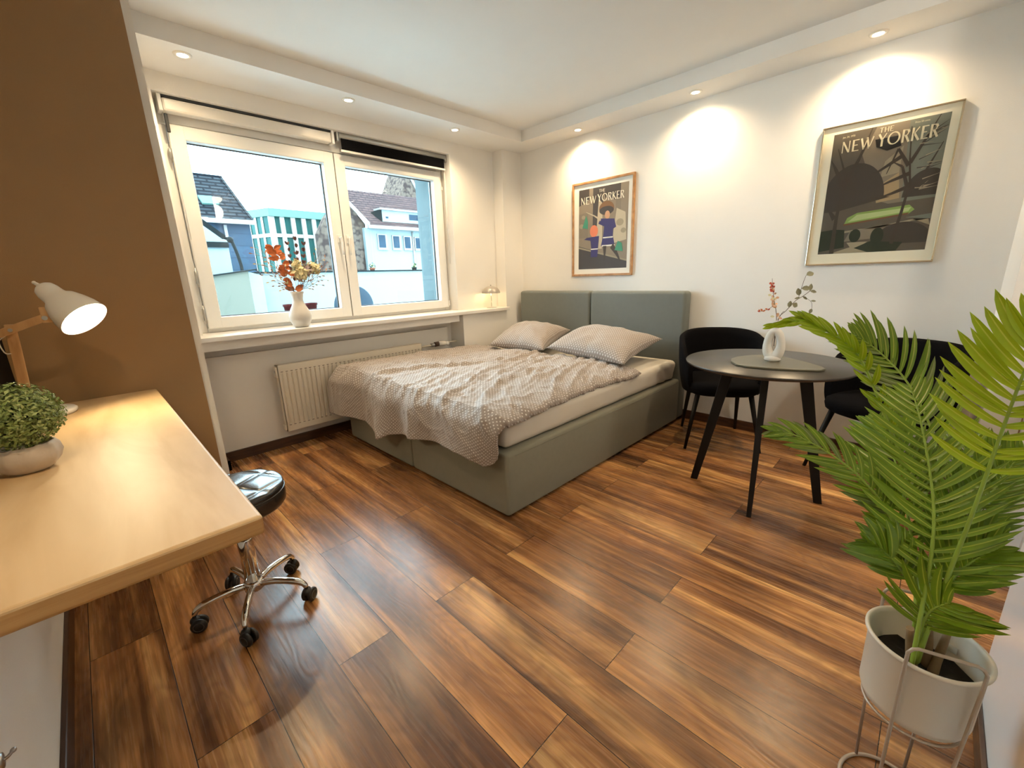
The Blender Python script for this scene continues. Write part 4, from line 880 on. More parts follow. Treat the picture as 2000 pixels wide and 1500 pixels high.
def art_big(b, S, put, pw, ph, layer):
    S([(0, 0), (1, 0), (1, 1), (0, 1)], inks['dusk'])
    S([(0.62, 0.28), (1, 0.24), (1, 1), (0.55, 1)], inks['slate'])
    S([(0.40, 1), (0.68, 1), (0.72, 0.35), (0.50, 0.42), (0.30, 0.8)], inks['mid'])
    S([(0.47, 0.52), (0.66, 0.62), (0.70, 0.42), (0.50, 0.40)], inks['tan']); S([(0.52, 0.72), (0.66, 0.82), (0.66, 0.62), (0.50, 0.60)], inks['stone'])
    S(ell(0.26, 0.44, 0.30, 0.30, 0, PI), inks['umber']); S([(0.0, 0.34), (0.62, 0.44), (0.0, 0.50)], inks['umber']); S(ell(0.92, 0.42, 0.20, 0.20, 0, PI), inks['umber'])
    S([(0.0, 0.20), (1, 0.28), (1, 0.40), (0.0, 0.36)], inks['dusk'])
    S([(0.22, 0.235), (0.80, 0.285), (0.85, 0.32), (0.80, 0.36), (0.34, 0.335), (0.25, 0.30)], inks['green']); S([(0.26, 0.265), (0.80, 0.31), (0.82, 0.34), (0.34, 0.32)], inks['greenl']); S([(0.22, 0.235), (0.80, 0.285), (0.81, 0.30), (0.22, 0.25)], inks['rust'])
    S([(0.10, 0.18), (0.98, 0.24), (1, 0.19), (0.85, 0.245), (0.5, 0.20), (0.1, 0.16)], inks['stone']); S([(0.25, 0.10), (0.66, 0.12), (0.64, 0.20), (0.30, 0.19)], inks['mid']); S(ell(0.78, 0.06, 0.26, 0.17, 0, PI), inks['umber'])
    S([(0.12, 0.0), (0.50, 0.0), (0.40, 0.04), (0.48, 0.09), (0.28, 0.09), (0.32, 0.05)], inks['stone'])
    S([(0.0, 0.02), (0.26, 0.05), (0.24, 0.20), (0.14, 0.21), (0.0, 0.2)], inks['pine']); S(ell(0.35, 0.145, 0.055, 0.055), inks['pine']); S(ell(0.56, 0.13, 0.06, 0.07), inks['pine']); S([(0.36, 0.04), (0.5, 0.09), (0.80, 0.07), (0.75, 0.0), (0.5, 0.0)], inks['pine'])
    for q in (((0.14, 0.0), (0.14, 0.3), (0.17, 0.65), (0.06, 0.88)), ((0.16, 0.55), (0.28, 0.78), (0.36, 1.0)), ((0.15, 0.58), (0.06, 0.72), (0.0, 0.80)), ((0.12, 0.30), (0.02, 0.42))): line(S, q, 0.024, inks['bark'])
    for q in (((0.70, 0.06), (0.74, 0.30), (0.77, 0.52), (0.73, 0.72), (0.70, 0.95)), ((0.77, 0.44), (0.88, 0.60), (0.98, 0.80)), ((0.74, 0.68), (0.84, 0.85), (0.92, 1.0)), ((0.76, 0.50), (0.62, 0.46), (0.48, 0.43)), ((0.77, 0.46), (0.9, 0.56), (1.0, 0.60)), ((0.75, 0.60), (0.60, 0.56), (0.48, 0.52)), ((0.66, 0.74), (0.50, 0.66), (0.36, 0.60)), ((0.75, 0.50), (0.68, 0.66), (0.60, 0.70)), ((0.73, 0.66), (0.62, 0.80), (0.55, 0.62))): line(S, q, 0.017, inks['bark'])
    rr = random.Random(3)
    for k in range(26):
        x, z = rr.uniform(0.78, 0.9), rr.uniform(0.45, 0.9); line(S, ((x, z), (min(1, x + rr.uniform(.06, .18)), min(1, z + rr.uniform(-.01, .06)))), 0.004, inks['stone' if k % 2 else 'umber'])
    S([(0.40, 0.90), (0.60, 0.90), (0.64, 0.82), (0.52, 0.80), (0.42, 0.84)], inks['black'])
    layer[0] += 0.0002
    lettering(b, 'NEW', 0.045, ph * 0.840, 0.062, 0.150, PALE, 0, put); lettering(b, 'YORKER', 0.212, ph * 0.840, 0.066, 0.250, PALE, 0.00001, put); lettering(b, 'THE', 0.212, ph * 0.945, 0.026, 0.062, PALE, 0.00002, put)
    text3d(b, 'Jan. 24, 1970', 0.045, ph * 0.957, 0.014, PALE, put); text3d(b, 'Price 50 cents', 0.360, ph * 0.966, 0.013, PALE, put)
def text3d(b, s, x, y, h, m, put):
    cu = bpy.data.curves.new('lettering', 'FONT'); cu.body = s; cu.size = 1.0; cu.resolution_u = 2
    o = bpy.data.objects.new('lettering', cu); C.objects.link(o); bpy.context.view_layer.update()
    me = o.to_mesh()
    k = b.mi(m); vs = [b.bm.verts.new(put(x + v.co.x * h * 0.8, y + v.co.y * h, 0.00003)) for v in me.vertices]
    for p in me.polygons:
        try: f = b.bm.faces.new([vs[i] for i in p.vertices]); f.material_index = k
        except ValueError: pass
    o.to_mesh_clear(); bpy.data.objects.remove(o); bpy.data.curves.remove(cu)
def art_small(b, S, put, pw, ph, layer):
    S([(0, 0), (1, 0), (1, 1), (0, 1)], inks['taupe'])
    S([(0.0, 0.8), (0.22, 0.86), (0.22, 1), (0, 1)], inks['char']); S([(0.30, 0.42), (0.48, 0.4), (0.52, 1), (0.30, 1)], inks['char']); S([(0.55, 0.86), (0.85, 0.80), (0.85, 1), (0.5, 1)], inks['char']); S([(0.76, 0.30), (0.86, 0.3), (0.86, 0.84), (0.76, 0.84)], inks['mid'])
    S([(0.36, 0.25), (0.50, 0.25), (0.5, 0.8), (0.42, 0.86)], inks['sand']); S([(0.70, 0.30), (0.98, 0.34), (0.95, 0.66), (0.78, 0.72)], inks['sand']); S([(0.0, 0.4), (0.2, 0.4), (0.2, 0.72), (0, 0.7)], inks['mid'])
    S([(0, 0), (1, 0), (1, 0.09), (0.0, 0.30)], inks['char']); S([(0, 0.27), (1, 0.08), (1, 0.10), (0.0, 0.29)], inks['stone'])
    for cx, cz, r_ in ((0.85, 0.55, 0.07), (0.92, 0.45, 0.05), (0.06, 0.55, 0.05), (0.10, 0.66, 0.04)): S(ell(cx, cz, r_, r_ * 0.6), inks['stone'])
    # two plain generic figures in navy
    S(ell(0.58, 0.735, 0.15, 0.085), inks['brownh']); S(ell(0.58, 0.71, 0.145, 0.05), inks['char']); S(ell(0.60, 0.655, 0.05, 0.05), inks['skin'])
    S([(0.46, 0.62), (0.74, 0.60), (0.78, 0.50), (0.72, 0.48), (0.72, 0.38), (0.52, 0.38), (0.54, 0.52), (0.42, 0.56)], inks['navy']); S([(0.48, 0.28), (0.76, 0.28), (0.72, 0.40), (0.52, 0.40)], inks['navy'])
    S([(0.52, 0.375), (0.72, 0.375), (0.72, 0.39), (0.52, 0.39)], inks['white']); S([(0.5, 0.275), (0.76, 0.275), (0.76, 0.292), (0.5, 0.292)], inks['white'])
    line(S, ((0.47, 0.60), (0.34, 0.66), (0.16, 0.72)), 0.014, inks['sand']); line(S, ((0.56, 0.28), (0.56, 0.10)), 0.035, inks['bark']); line(S, ((0.70, 0.28), (0.80, 0.18), (0.88, 0.08)), 0.04, inks['bark'])
    S(ell(0.33, 0.475, 0.085, 0.075), inks['coral']); S([(0.18, 0.40), (0.44, 0.41), (0.42, 0.25), (0.28, 0.25), (0.26, 0.36), (0.12, 0.38)], inks['navy']); S([(0.27, 0.15), (0.41, 0.15), (0.42, 0.25), (0.27, 0.25)], inks['navy'])
    S([(0.27, 0.245), (0.42, 0.245), (0.42, 0.258), (0.27, 0.258)], inks['white'])
    S([(0.08, 0.53), (0.20, 0.51), (0.20, 0.60), (0.16, 0.68), (0.12, 0.60)], inks['emerald']); S([(0.76, 0.22), (0.92, 0.20), (0.90, 0.30), (0.82, 0.33)], inks['emerald'])
    layer[0] += 0.0002
    lettering(b, 'NEW', 0.022, ph * 0.815, 0.062, 0.165, CREAMI, 0, put); lettering(b, 'YORKER', 0.200, ph * 0.825, 0.062, 0.265, CREAMI, 0.00001, put); lettering(b, 'THE', 0.215, ph * 0.935, 0.024, 0.062, CREAMI, 0.00002, put)
poster('framed_poster', 'small oak-framed magazine poster above the headboard', -0.665, -1.299, 1.182, 2.0, 0.019, M['frameoak'], M['mountw'], -0.738, -1.244, 1.246, 1.938, art_small, False)
poster('framed_poster', 'large thin metal-framed magazine poster above the dining table', -2.557, -3.159, 1.21, 2.015, 0.009, M['framegold'], M['mount'], -2.617, -3.116, 1.278, 1.968, art_big, True)

# ------------------------------------------------------------------ window vase and bouquet
WVX, WVY, WVZ = -2.312, 0.045, 0.895
b = MB(M['ceramic']); b.lathe([(0.042, 0.0), (0.052, 0.010), (0.070, 0.045), (0.075, 0.075), (0.068, 0.108), (0.048, 0.148), (0.036, 0.178), (0.034, 0.200), (0.040, 0.230), (0.048, 0.250), (0.045, 0.250), (0.036, 0.228), (0.030, 0.198), (0.030, 0.16)], c=(WVX, WVY, WVZ), seg=44, capt=False)
tag(b.build('flower_vase'), 'white pear-shaped ceramic vase on the window sill', 'vase')
rnd = random.Random(21)
VT = WVZ + 0.235
def bp_(px, pz, d=0.0): return V(WVX + px, WVY + d, VT + pz)
nv = (CAM - V(WVX, WVY, 1.2)).normalized()
def twig_stem(b, m, pts, r0=0.0016):
    c = bez(pts, 14); b.tube(c, [r0 * (1 - 0.6 * k / 13) for k in range(14)], m, seg=5); return c
base = lambda k: (rnd.uniform(-.012, .012), -0.12)
stems = []
# orange leaf spray
t = thing('dried_leaf_spray', 'orange-red dried leaf spray in the window vase', 'dried flowers', group='dried stems in the window vase'); b = MB(M['twig']); c = twig_stem(b, M['twig'], [bp_(0.0, -0.14), bp_(-0.005, 0.0), bp_(-0.035, 0.12), bp_(-0.075, 0.23), bp_(-0.12, 0.33)]); b.build('stem', t)
b = MB(M['orange'])
for k in range(46):
    f = rnd.random(); i = 4 + int(f * 9); sgn = rnd.choice((-1, 1, -1))
    leaf(b, c[i], V(sgn * rnd.uniform(.5, 1), rnd.uniform(-.5, .5), rnd.uniform(-.1, .6)), nv, 0.060 * rnd.uniform(.7, 1.2), 0.034, M['orange'])
b.build('leaves', t)
# cream and mauve flower heads
for k, (px, pz, m, r_, lab) in enumerate(((0.040, 0.15, 'cream', 0.060, 'large cream dried flower head in the middle of the window bouquet'), (0.135, 0.175, 'cream', 0.046, 'cream dried flower head at the right of the window bouquet'), (0.088, 0.165, 'mauve', 0.046, 'mauve dried flower head between the two cream ones'), (0.02, 0.20, 'cream', 0.036, 'small upper cream dried flower head in the window bouquet'))):
    t = thing('dried_flower', lab, 'dried flowers', group='dried stems in the window vase')
    b = MB(M['twig']); c = twig_stem(b, M['twig'], [bp_(0.005 * k, -0.14), bp_(0.004 * k, 0.0), bp_(px * 0.6, pz * 0.5), bp_(px, pz)]); b.build('stem', t)
    b = MB(M[m]); leafball(b, bp_(px, pz, -0.01), r_, 110, r_ * 0.75, [M[m]], rnd); b.sphere(bp_(px, pz, -0.01), r_ * 0.6); b.build('flower_head', t)
for k, (px, pz) in enumerate(((0.095, 0.33), (0.045, 0.36), (-0.01, 0.33))):
    t = thing('dried_spike', 'dark plum dried flower spike standing high in the window bouquet, ' + ('rightmost of three', 'middle of three', 'leftmost of three')[k], 'dried flowers', group='dried stems in the window vase')
    b = MB(M['plum']); c = twig_stem(b, M['plum'], [bp_(0.01, -0.14), bp_(0.01, 0.0), bp_(px * 0.7, pz * 0.45), bp_(px, pz)]); b.build('stem', t)
    b = MB(M['plum'])
    for q in range(34 if k == 0 else 22): leaf(b, c[7 + q % 7], V(rnd.uniform(-1, 1), rnd.uniform(-1, 1), 1.4), nv, 0.034, 0.014, M['plum'])
    b.build('buds', t)
dirs = [(-0.22, 0.29), (-0.19, 0.22), (-0.17, 0.15), (-0.13, 0.26), (-0.20, 0.33), (0.20, 0.16), (0.24, 0.22), (0.22, 0.29), (0.17, 0.12), (0.17, 0.25), (0.25, 0.13), (-0.15, 0.10)]
ORD = ('lowest', 'second lowest', 'third lowest', 'fourth lowest', 'second highest', 'highest')
def twig_label(k):
    px, pz = dirs[k]; side_ = [q for q in dirs if (q[0] > 0) == (px > 0)]; side_.sort(key=lambda q: q[1] / abs(q[0]))
    n_ = side_.index(dirs[k]); n_ = 4 + n_ - (len(side_) - 2) if n_ >= len(side_) - 2 else n_
    return ('dark' if k in (3, 7) else 'pale') + ' dried twig leaning ' + ('right' if px > 0 else 'left') + ' out of the window vase, ' + ORD[n_] + ' on that side'
for k, (px, pz) in enumerate(dirs):
    t = thing('dried_twig', twig_label(k), 'dried flowers', group='dried twigs fanning out of the window vase')
    dk = M['twigd'] if k in (3, 7) else M['twig']
    b = MB(dk); c = twig_stem(b, dk, [bp_(0.0, -0.14), bp_(0.01 * (1 if px > 0 else -1), 0.0), bp_(px * 0.45, pz * 0.45, -0.01), bp_(px, pz, rnd.uniform(-.05, .04))], 0.0024)
    for q in range(7):
        i = 6 + q; d = (c[min(13, i)] - c[i - 1]).normalized(); s_ = V(d.z, rnd.uniform(-.5, .5), -d.x) * (1 if q % 2 else -1)
        e = c[i] + (d + s_ * 0.7).normalized() * rnd.uniform(0.03, 0.06); b.tube([c[i], e], 0.0013, dk, seg=4)
        leaf(b, e, d + s_, nv, 0.022, 0.009, rnd.choice([M['peach'], M['twig'], M['cream'], M['twig']]))
    b.build('branch', t)

# ------------------------------------------------------------------ dome lamp on the sill
t = thing('table_lamp', 'small chrome-stemmed lamp with grey dome shade on the sill corner', 'lamp', (-0.445, 0.035, 0.895))
b = MB(M['alu']); b.lathe([(0.0, 0.0), (0.050, 0.0), (0.050, 0.007), (0.0, 0.010)], seg=36, capb=False, capt=False); b.build('base', t)
b = MB(M['chrome']); b.tube([(0, 0, 0.008), (0, 0, 0.205)], 0.004, seg=12); b.build('pole', t)
b = MB(M['dome']); prof = [(0.093 * math.cos(a), 0.148 + 0.072 * math.sin(a)) for a in [k * PI / 2 / 12 for k in range(13)]]; prof[-1] = (0.0, 0.220)
b.lathe(prof, seg=40, capb=False, capt=False); b.lathe([(0.091 * math.cos(a), 0.148 + 0.070 * math.sin(a)) for a in [k * PI / 2 / 12 for k in range(12)]], seg=40, capb=False, capt=False); b.build('lamp_shade', t)
b = MB(M['steel']); b.sphere((0, 0, 0.226), 0.006); b.build('finial', t)
b = MB(M['bulbw']); b.sphere((0, 0, 0.175), 0.016); b.build('bulb', t)
ld = bpy.data.lights.new('dome_lamp_light', 'POINT'); ld.energy = 0.5; ld.color = (1, 0.72, 0.32); ld.shadow_soft_size = 0.02
lo = bpy.data.objects.new('dome_lamp_light', ld); C.objects.link(lo); lo.parent = t; lo.location = (-0.025, 0, 0.150)

# ------------------------------------------------------------------ desk
DX1, DY0, DY1, DZ = -3.243, -2.297, -0.682, 0.75
dk = thing('desk', 'long light-wood wall desk under the desk lamp', 'desk', (0, 0, 0))
b = MB(M['desk'], M['deskedge']); b.box((XL + 0.001, DY0, DZ - 0.042), (DX1, DY1, DZ), M['desk'], bev=0.007, seg=3)
for f in b.bm.faces:
    if f.calc_center_median().z < DZ - 0.007: f.material_index = 1
b.build('desktop', dk)
for y in (-0.9, -1.6):
    b = MB(M['lampwhite']); b.box((XL + 0.001, y - 0.015, DZ - 0.24), (XL + 0.025, y + 0.015, DZ - 0.042)); b.box((XL + 0.001, y - 0.015, DZ - 0.06), (XL + 0.33, y + 0.015, DZ - 0.042)); b.build('bracket', dk)
# screen on the left wall, by the corner
t = thing('wall_screen', 'black flat screen against the left wall behind the desk lamp', 'screen', (XL, -1.15, DZ + 0.03))
b = MB(M['black']); b.box((0.001, -0.45, 0.0), (0.025, 0.464, 0.33), bev=0.003); b.build('housing', t)
b = MB(M['screen']); b.box((0.0245, -0.44, 0.01), (0.0265, 0.460, 0.32)); b.build('display', t)
# desk lamp
LX, LY = -3.605, -0.905
dl = thing('desk_lamp', 'white desk lamp with pale wooden arm, lit', 'lamp', (LX, LY, DZ))
b = MB(M['lampwhite']); b.lathe([(0.0, 0.0), (0.088, 0.0), (0.092, 0.006), (0.092, 0.014), (0.086, 0.020), (0.0, 0.022)], seg=40, c=(0.012, 0.03, 0), capb=False, capt=False); b.build('base', dl)
b = MB(M['lampwood']); b.box((-0.014, -0.012, 0.018), (0.014, 0.012, 0.345), bev=0.002, mtx=Matrix.Translation(V(0, 0, 0.33)) @ Matrix.Rotation(R(3.2), 4, 'Y') @ Matrix.Translation(V(0, 0, -0.33))); b.build('lower_arm', dl)
E0, E1 = V(-0.006, -0.018, 0.325), V(0.095, -0.035, 0.365)
d = (E1 - E0).normalized(); mt = Matrix.Translation(E0) @ d.to_track_quat('X', 'Z').to_matrix().to_4x4()
b = MB(M['lampwood']); b.box((-0.03, -0.008, -0.013), ((E1 - E0).length + 0.012, 0.008, 0.013), bev=0.002, mtx=mt); b.build('upper_arm', dl)
b = MB(M['steel']); b.tube([(0, -0.034, 0.327), (0, 0.018, 0.327)], 0.006, seg=12); b.tube([(0.09, -0.052, 0.362), (0.09, -0.02, 0.362)], 0.008, seg=12); b.build('pivot', dl)
b = MB(M['lampwhite']); b.tube(bez([(-0.014, -0.01, 0.31), (-0.035, -0.012, 0.29), (-0.03, -0.012, 0.25), (-0.014, -0.01, 0.245)], 12), 0.002, seg=6); b.build('cord', dl)
ax = V(0.50, -0.52, -0.69).normalized(); O = V(0.190, -0.115, 0.352)   # opening centre and outward axis
q = ax.to_track_quat('Z', 'Y').to_matrix()
b = MB(M['lampwhite'])
pr = [(0.010, -0.172), (0.022, -0.169), (0.030, -0.160), (0.034, -0.143), (0.035, -0.122), (0.038, -0.108), (0.052, -0.092), (0.064, -0.062), (0.072, -0.032), (0.076, 0.0)]
b.lathe(pr, c=O, mtx=q, seg=40, capt=False); b.lathe([(r_ - 0.0015, z_ + 0.0015) for r_, z_ in pr[4:-1]] + [(0.0745, 0.0)], c=O, mtx=q, seg=40, capb=False, capt=False); b.build('lamp_shade', dl)
b = MB(M['lampwhite']); p0 = O + q @ V(0, 0, -0.170); b.tube([p0, p0 + q @ V(-0.012, 0.004, -0.018)], [0.008, 0.005], seg=12); b.sphere(p0 + q @ V(-0.012, 0.004, -0.018), 0.006); b.build('switch', dl)
b = MB(M['lampwood']); b.box((0.082, -0.048, 0.345), (0.108, -0.036, 0.40), bev=0.002); b.build('yoke', dl)
b = MB(M['bulb']); b.sphere(O + ax * -0.032, 0.040); b.build('bulb', dl)
ld = bpy.data.lights.new('desk_lamp_light', 'SPOT'); ld.energy = 9; ld.color = (1, 0.82, 0.50); ld.spot_size = R(150); ld.spot_blend = 0.5; ld.shadow_soft_size = 0.035
lo = bpy.data.objects.new('desk_lamp_beam', ld); C.objects.link(lo); lo.parent = dl; lo.location = O + ax * 0.012; lo.rotation_mode = 'QUATERNION'; lo.rotation_quaternion = ax.to_track_quat('-Z', 'Y')
# potted bush
t = thing('potted_bush', 'small round green bush in a rough white pot on the desk', 'plant', (-3.594, -1.575, DZ))
b = MB(M['cement'])
def potf(i, j):
    a = 2 * PI * i / 40; prof = [(0.0, 0.0), (0.036, 0.0), (0.046, 0.006), (0.060, 0.022), (0.066, 0.042), (0.063, 0.062), (0.057, 0.072), (0.052, 0.072), (0.052, 0.06), (0.0, 0.058)]
    r_, z = prof[j]; k = 1 + 0.035 * math.sin(a * 9 + z * 20) * (r_ > 0.05) + 0.02 * noise.noise(V(a * 2, z * 30, 0)); return V(r_ * k * math.cos(a), r_ * k * math.sin(a), z)
b.grid(40, 10, potf, closeu=True); b.build('pot', t)
b = MB(M['bush']); rnd = random.Random(8)
leafball(b, (0, 0, 0.148), 0.094, 5600, 0.0105, [M['bush'], M['bush'], M['bush2']], rnd, (1.02, 1.02, 0.92)); b.build('foliage', t)
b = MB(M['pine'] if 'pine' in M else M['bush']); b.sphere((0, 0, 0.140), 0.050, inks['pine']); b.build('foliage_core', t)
# wall hook
t = thing('wall_hook', 'small dark grey hook on the white wall under the desk', 'hook', (XL, -2.150, 0.400))
b = MB(M['steel']); b.lathe([(0.0, 0.006), (0.013, 0.005), (0.014, 0.0)], mtx=Matrix.Rotation(R(90), 3, 'Y'), seg=24, capb=False, capt=False); b.build('rosette', t)
b = MB(M['steel']); b.tube(bez([(0.004, 0, 0), (0.010, 0.004, -0.001), (0.015, 0.010, 0.001)], 8), 0.0028, seg=8); b.sphere((0.016, 0.011, 0.001), 0.0045); b.build('peg', t)

# ------------------------------------------------------------------ rolling stool
SX, SY = -3.160, -1.512
st = thing('rolling_stool', 'round black quilted stool on a chrome five-star base', 'stool', (SX, SY, 0))
SZ = 0.505
b = MB(M['leather'])
NR, NA = 40, 96
def seat(i, j):
    a = 2 * PI * i / NA; f = j / (NR - 1); r0 = 0.158
    if f < 0.72:
        r_ = r0 * 0.955 * (f / 0.72) ; x, y = r_ * math.cos(a), r_ * math.sin(a)
        u_ = (x * math.cos(0.5) + y * math.sin(0.5)) / 0.115; v_ = (-x * math.sin(0.5) + y * math.cos(0.5)) / 0.115
        g_ = min(abs(u_ - round(u_)), abs(v_ - round(v_))) * 0.115
        z = SZ - 0.0035 * math.exp(-(g_ / 0.004) ** 2) - 0.003 * math.exp(-(g_ / 0.02) ** 2) - 0.006 * (r_ / r0) ** 4
        return V(x, y, z)
    k = (f - 0.72) / 0.28
    pr_ = [(0.955, -0.006), (0.985, -0.012), (1.0, -0.020), (0.998, -0.028), (1.012, -0.034), (1.015, -0.060), (1.0, -0.082), (0.93, -0.090), (0.0, -0.090)]
    q_ = k * (len(pr_) - 1); n_ = min(int(q_), len(pr_) - 2); w_ = q_ - n_; rr = lerp(pr_[n_][0], pr_[n_ + 1][0], w_) * r0; zz = SZ + lerp(pr_[n_][1], pr_[n_ + 1][1], w_)
    return V(rr * math.cos(a), rr * math.sin(a), zz)
b.grid(NA, NR, seat, closeu=True); b.build('seat', st)
b = MB(M['leather']); b.tube([(0.158 * math.cos(a), 0.158 * math.sin(a), SZ - 0.030) for a in [2 * PI * k / 64 for k in range(64)]], 0.0028, seg=6, closed=True); b.build('piping', st)
b = MB(M['steel']); b.box((-0.08, -0.08, SZ - 0.10), (0.08, 0.08, SZ - 0.088), bev=0.003); b.build('seat_plate', st)
b = MB(M['chrome']); b.lathe([(0.0135, 0.26), (0.0135, SZ - 0.1)], seg=24); b.lathe([(0.026, 0.085), (0.026, 0.29), (0.024, 0.295), (0.0135, 0.296)], seg=32); b.build('column', st)
b = MB(M['steel']); b.tube(bez([(0, 0, SZ - 0.11), (-0.05, -0.01, SZ - 0.115), (-0.085, -0.02, SZ - 0.15), (-0.090, -0.021, SZ - 0.20)], 10), 0.0028, seg=8); b.build('height_lever', st)
b = MB(M['chrome']); b.lathe([(0.028, 0.075), (0.034, 0.080), (0.034, 0.108), (0.029, 0.116), (0.0, 0.118)], seg=32); b.build('hub', st)
tips = [(-3.361, -1.498), (-3.241, -1.691), (-3.014, -1.674), (-2.987, -1.395), (-3.202, -1.297)]
a_s = math.atan2(-1.691 - SY, -3.241 - SX)
for k in range(5):
    a = a_s + k * 2 * PI / 5; d = V(math.cos(a), math.sin(a), 0); RL = 0.192
    b = MB(M['chrome']); c = bez([d * 0.028 + V(0, 0, 0.098), d * 0.08 + V(0, 0, 0.103), d * 0.15 + V(0, 0, 0.096), d * 0.180 + V(0, 0, 0.084), d * RL + V(0, 0, 0.066)], 16)
    b.tube(c, [0.0125] * 9 + [0.012, 0.0115, 0.011, 0.010, 0.010, 0.0095, 0.009], seg=14); b.build('leg', st)
    ca = a + 0.9 + 0.5 * k; e = V(math.cos(ca), math.sin(ca), 0); s_ = V(-e.y, e.x, 0); cc = d * RL + e * 0.010 + V(0, 0, 0.0262)
    cst = MB(M['rubber']); mt3 = Matrix((e, V(0, 0, 1), s_)).transposed()
    cst.sphere(d * RL + V(0, 0, 0.044), 0.017, sc_=(1, 1, 0.9)); cst.tube([d * RL + V(0, 0, 0.04), d * RL + V(0, 0, 0.07)], 0.006, seg=10); c_ = cst.build('caster', st)
    for sg in (-1, 1):
        b = MB(M['rubber'], M['greyrim']); w0 = cc + s_ * sg * 0.006
        b.lathe([(0.0, 0.0), (0.024, 0.0), (0.026, 0.003), (0.026, 0.010), (0.022, 0.014), (0.0, 0.015)], c=w0, mtx=mt3 @ Matrix.Diagonal((1, 1, sg)), seg=28, capb=False, capt=False)
        b.tube([w0 + s_ * sg * 0.0145 + (e * math.cos(x) + V(0, 0, 1) * math.sin(x)) * 0.016 for x in [2 * PI * q_ / 24 for q_ in range(24)]], 0.0014, M['greyrim'], seg=6, closed=True)
        b.build('wheel', c_)

# ------------------------------------------------------------------ plant stand, palm
PX, PY = -2.325, -3.300
ps = thing('plant_stand', 'beige wire plant stand holding the potted palm', 'plant stand', (PX, PY, 0))
b = MB(M['wire']); b.tube([(0.088 * math.cos(a), 0.088 * math.sin(a), 0.0045) for a in [2 * PI * k / 64 for k in range(64)]], 0.0042, seg=10, closed=True); b.build('floor_ring', ps)
b = MB(M['wire']); b.tube([(0.080 * math.cos(a), 0.080 * math.sin(a), 0.270) for a in [2 * PI * k / 64 for k in range(64)]], 0.003, seg=8, closed=True); b.build('upper_ring', ps)
for (ax_, ay_), (bx, by) in (((-0.100, 0.028), (-0.072, -0.074)), ((0.072, 0.074), (0.100, -0.028))):
    A = V(ax_, ay_, 0); B = V(bx, by, 0); m_ = 1.03
    fa, fb = A.normalized() * 0.088, B.normalized() * 0.088
    b = MB(M['wire']); ea = (B - A).normalized() * 0.014
    pts = [fa + V(0, 0, 0.005), (fa * 0.4 + A * 0.6 * 1.03) + V(0, 0, 0.25), A * 1.03 + V(0, 0, 0.45), A * 1.03 + V(0, 0, 0.476), A * 1.03 + ea * 0.4 + V(0, 0, 0.486), A * 1.03 + ea + V(0, 0, 0.490), B * 1.03 - ea + V(0, 0, 0.490), B * 1.03 - ea * 0.4 + V(0, 0, 0.486), B * 1.03 + V(0, 0, 0.476), B * 1.03 + V(0, 0, 0.45), (fb * 0.4 + B * 0.6 * 1.03) + V(0, 0, 0.25), fb + V(0, 0, 0.005)]
    b.tube(pts, 0.0032, seg=10); b.build('wire_loop', ps)
palm = thing('potted_palm', 'artificial areca palm in an ivory metal pot at the right front', 'plant', (PX, PY, 0.275))
b = MB(M['pot']); b.lathe([(0.0, 0.0), (0.070, 0.0), (0.084, 0.010), (0.090, 0.028), (0.091, 0.157), (0.095, 0.162), (0.0985, 0.1655), (0.0985, 0.1695), (0.095, 0.172), (0.0915, 0.170), (0.0885, 0.162), (0.0875, 0.04), (0.0, 0.035)], seg=64, capb=False, capt=False); b.build('pot', palm)
b = MB(M['soil'])
def soilf(i, j):
    a = 2 * PI * i / 40; r_ = 0.0875 * j / 10; return V(r_ * math.cos(a), r_ * math.sin(a), 0.098 + 0.008 * noise.noise(V(r_ * 60 * math.cos(a), r_ * 60 * math.sin(a), 0)) + 0.010 * (1 - j / 10))
b.grid(40, 11, soilf, closeu=True); b.build('soil', palm)
b = MB(M['kwhite']); b.poly([(0.068, -0.052, 0.118), (0.078, -0.036, 0.118), (0.078, -0.036, 0.134), (0.068, -0.052, 0.134)]); tag(b.build('price_sticker', palm), 'small pale sticker inside the rim')
off = V(PX, PY, 0.275)
for k, (p0, p1, r_) in enumerate((((-0.02, 0.012, 0.10), (-0.045, 0.030, 0.215), 0.0095), ((0.012, -0.008, 0.10), (0.010, 0.002, 0.20), 0.010), ((-0.006, -0.018, 0.10), (0.028, -0.028, 0.19), 0.008))):
    b = MB(M['stalk']); b.tube(bez([p0, V(*p0).lerp(V(*p1), .5) + V(0.004, 0, 0), p1], 8), [r_ * 1.15, r_ * 1.1, r_, r_, r_ * .95, r_ * .9, r_ * .8, r_ * .7], seg=10); b.build('stalk', palm)
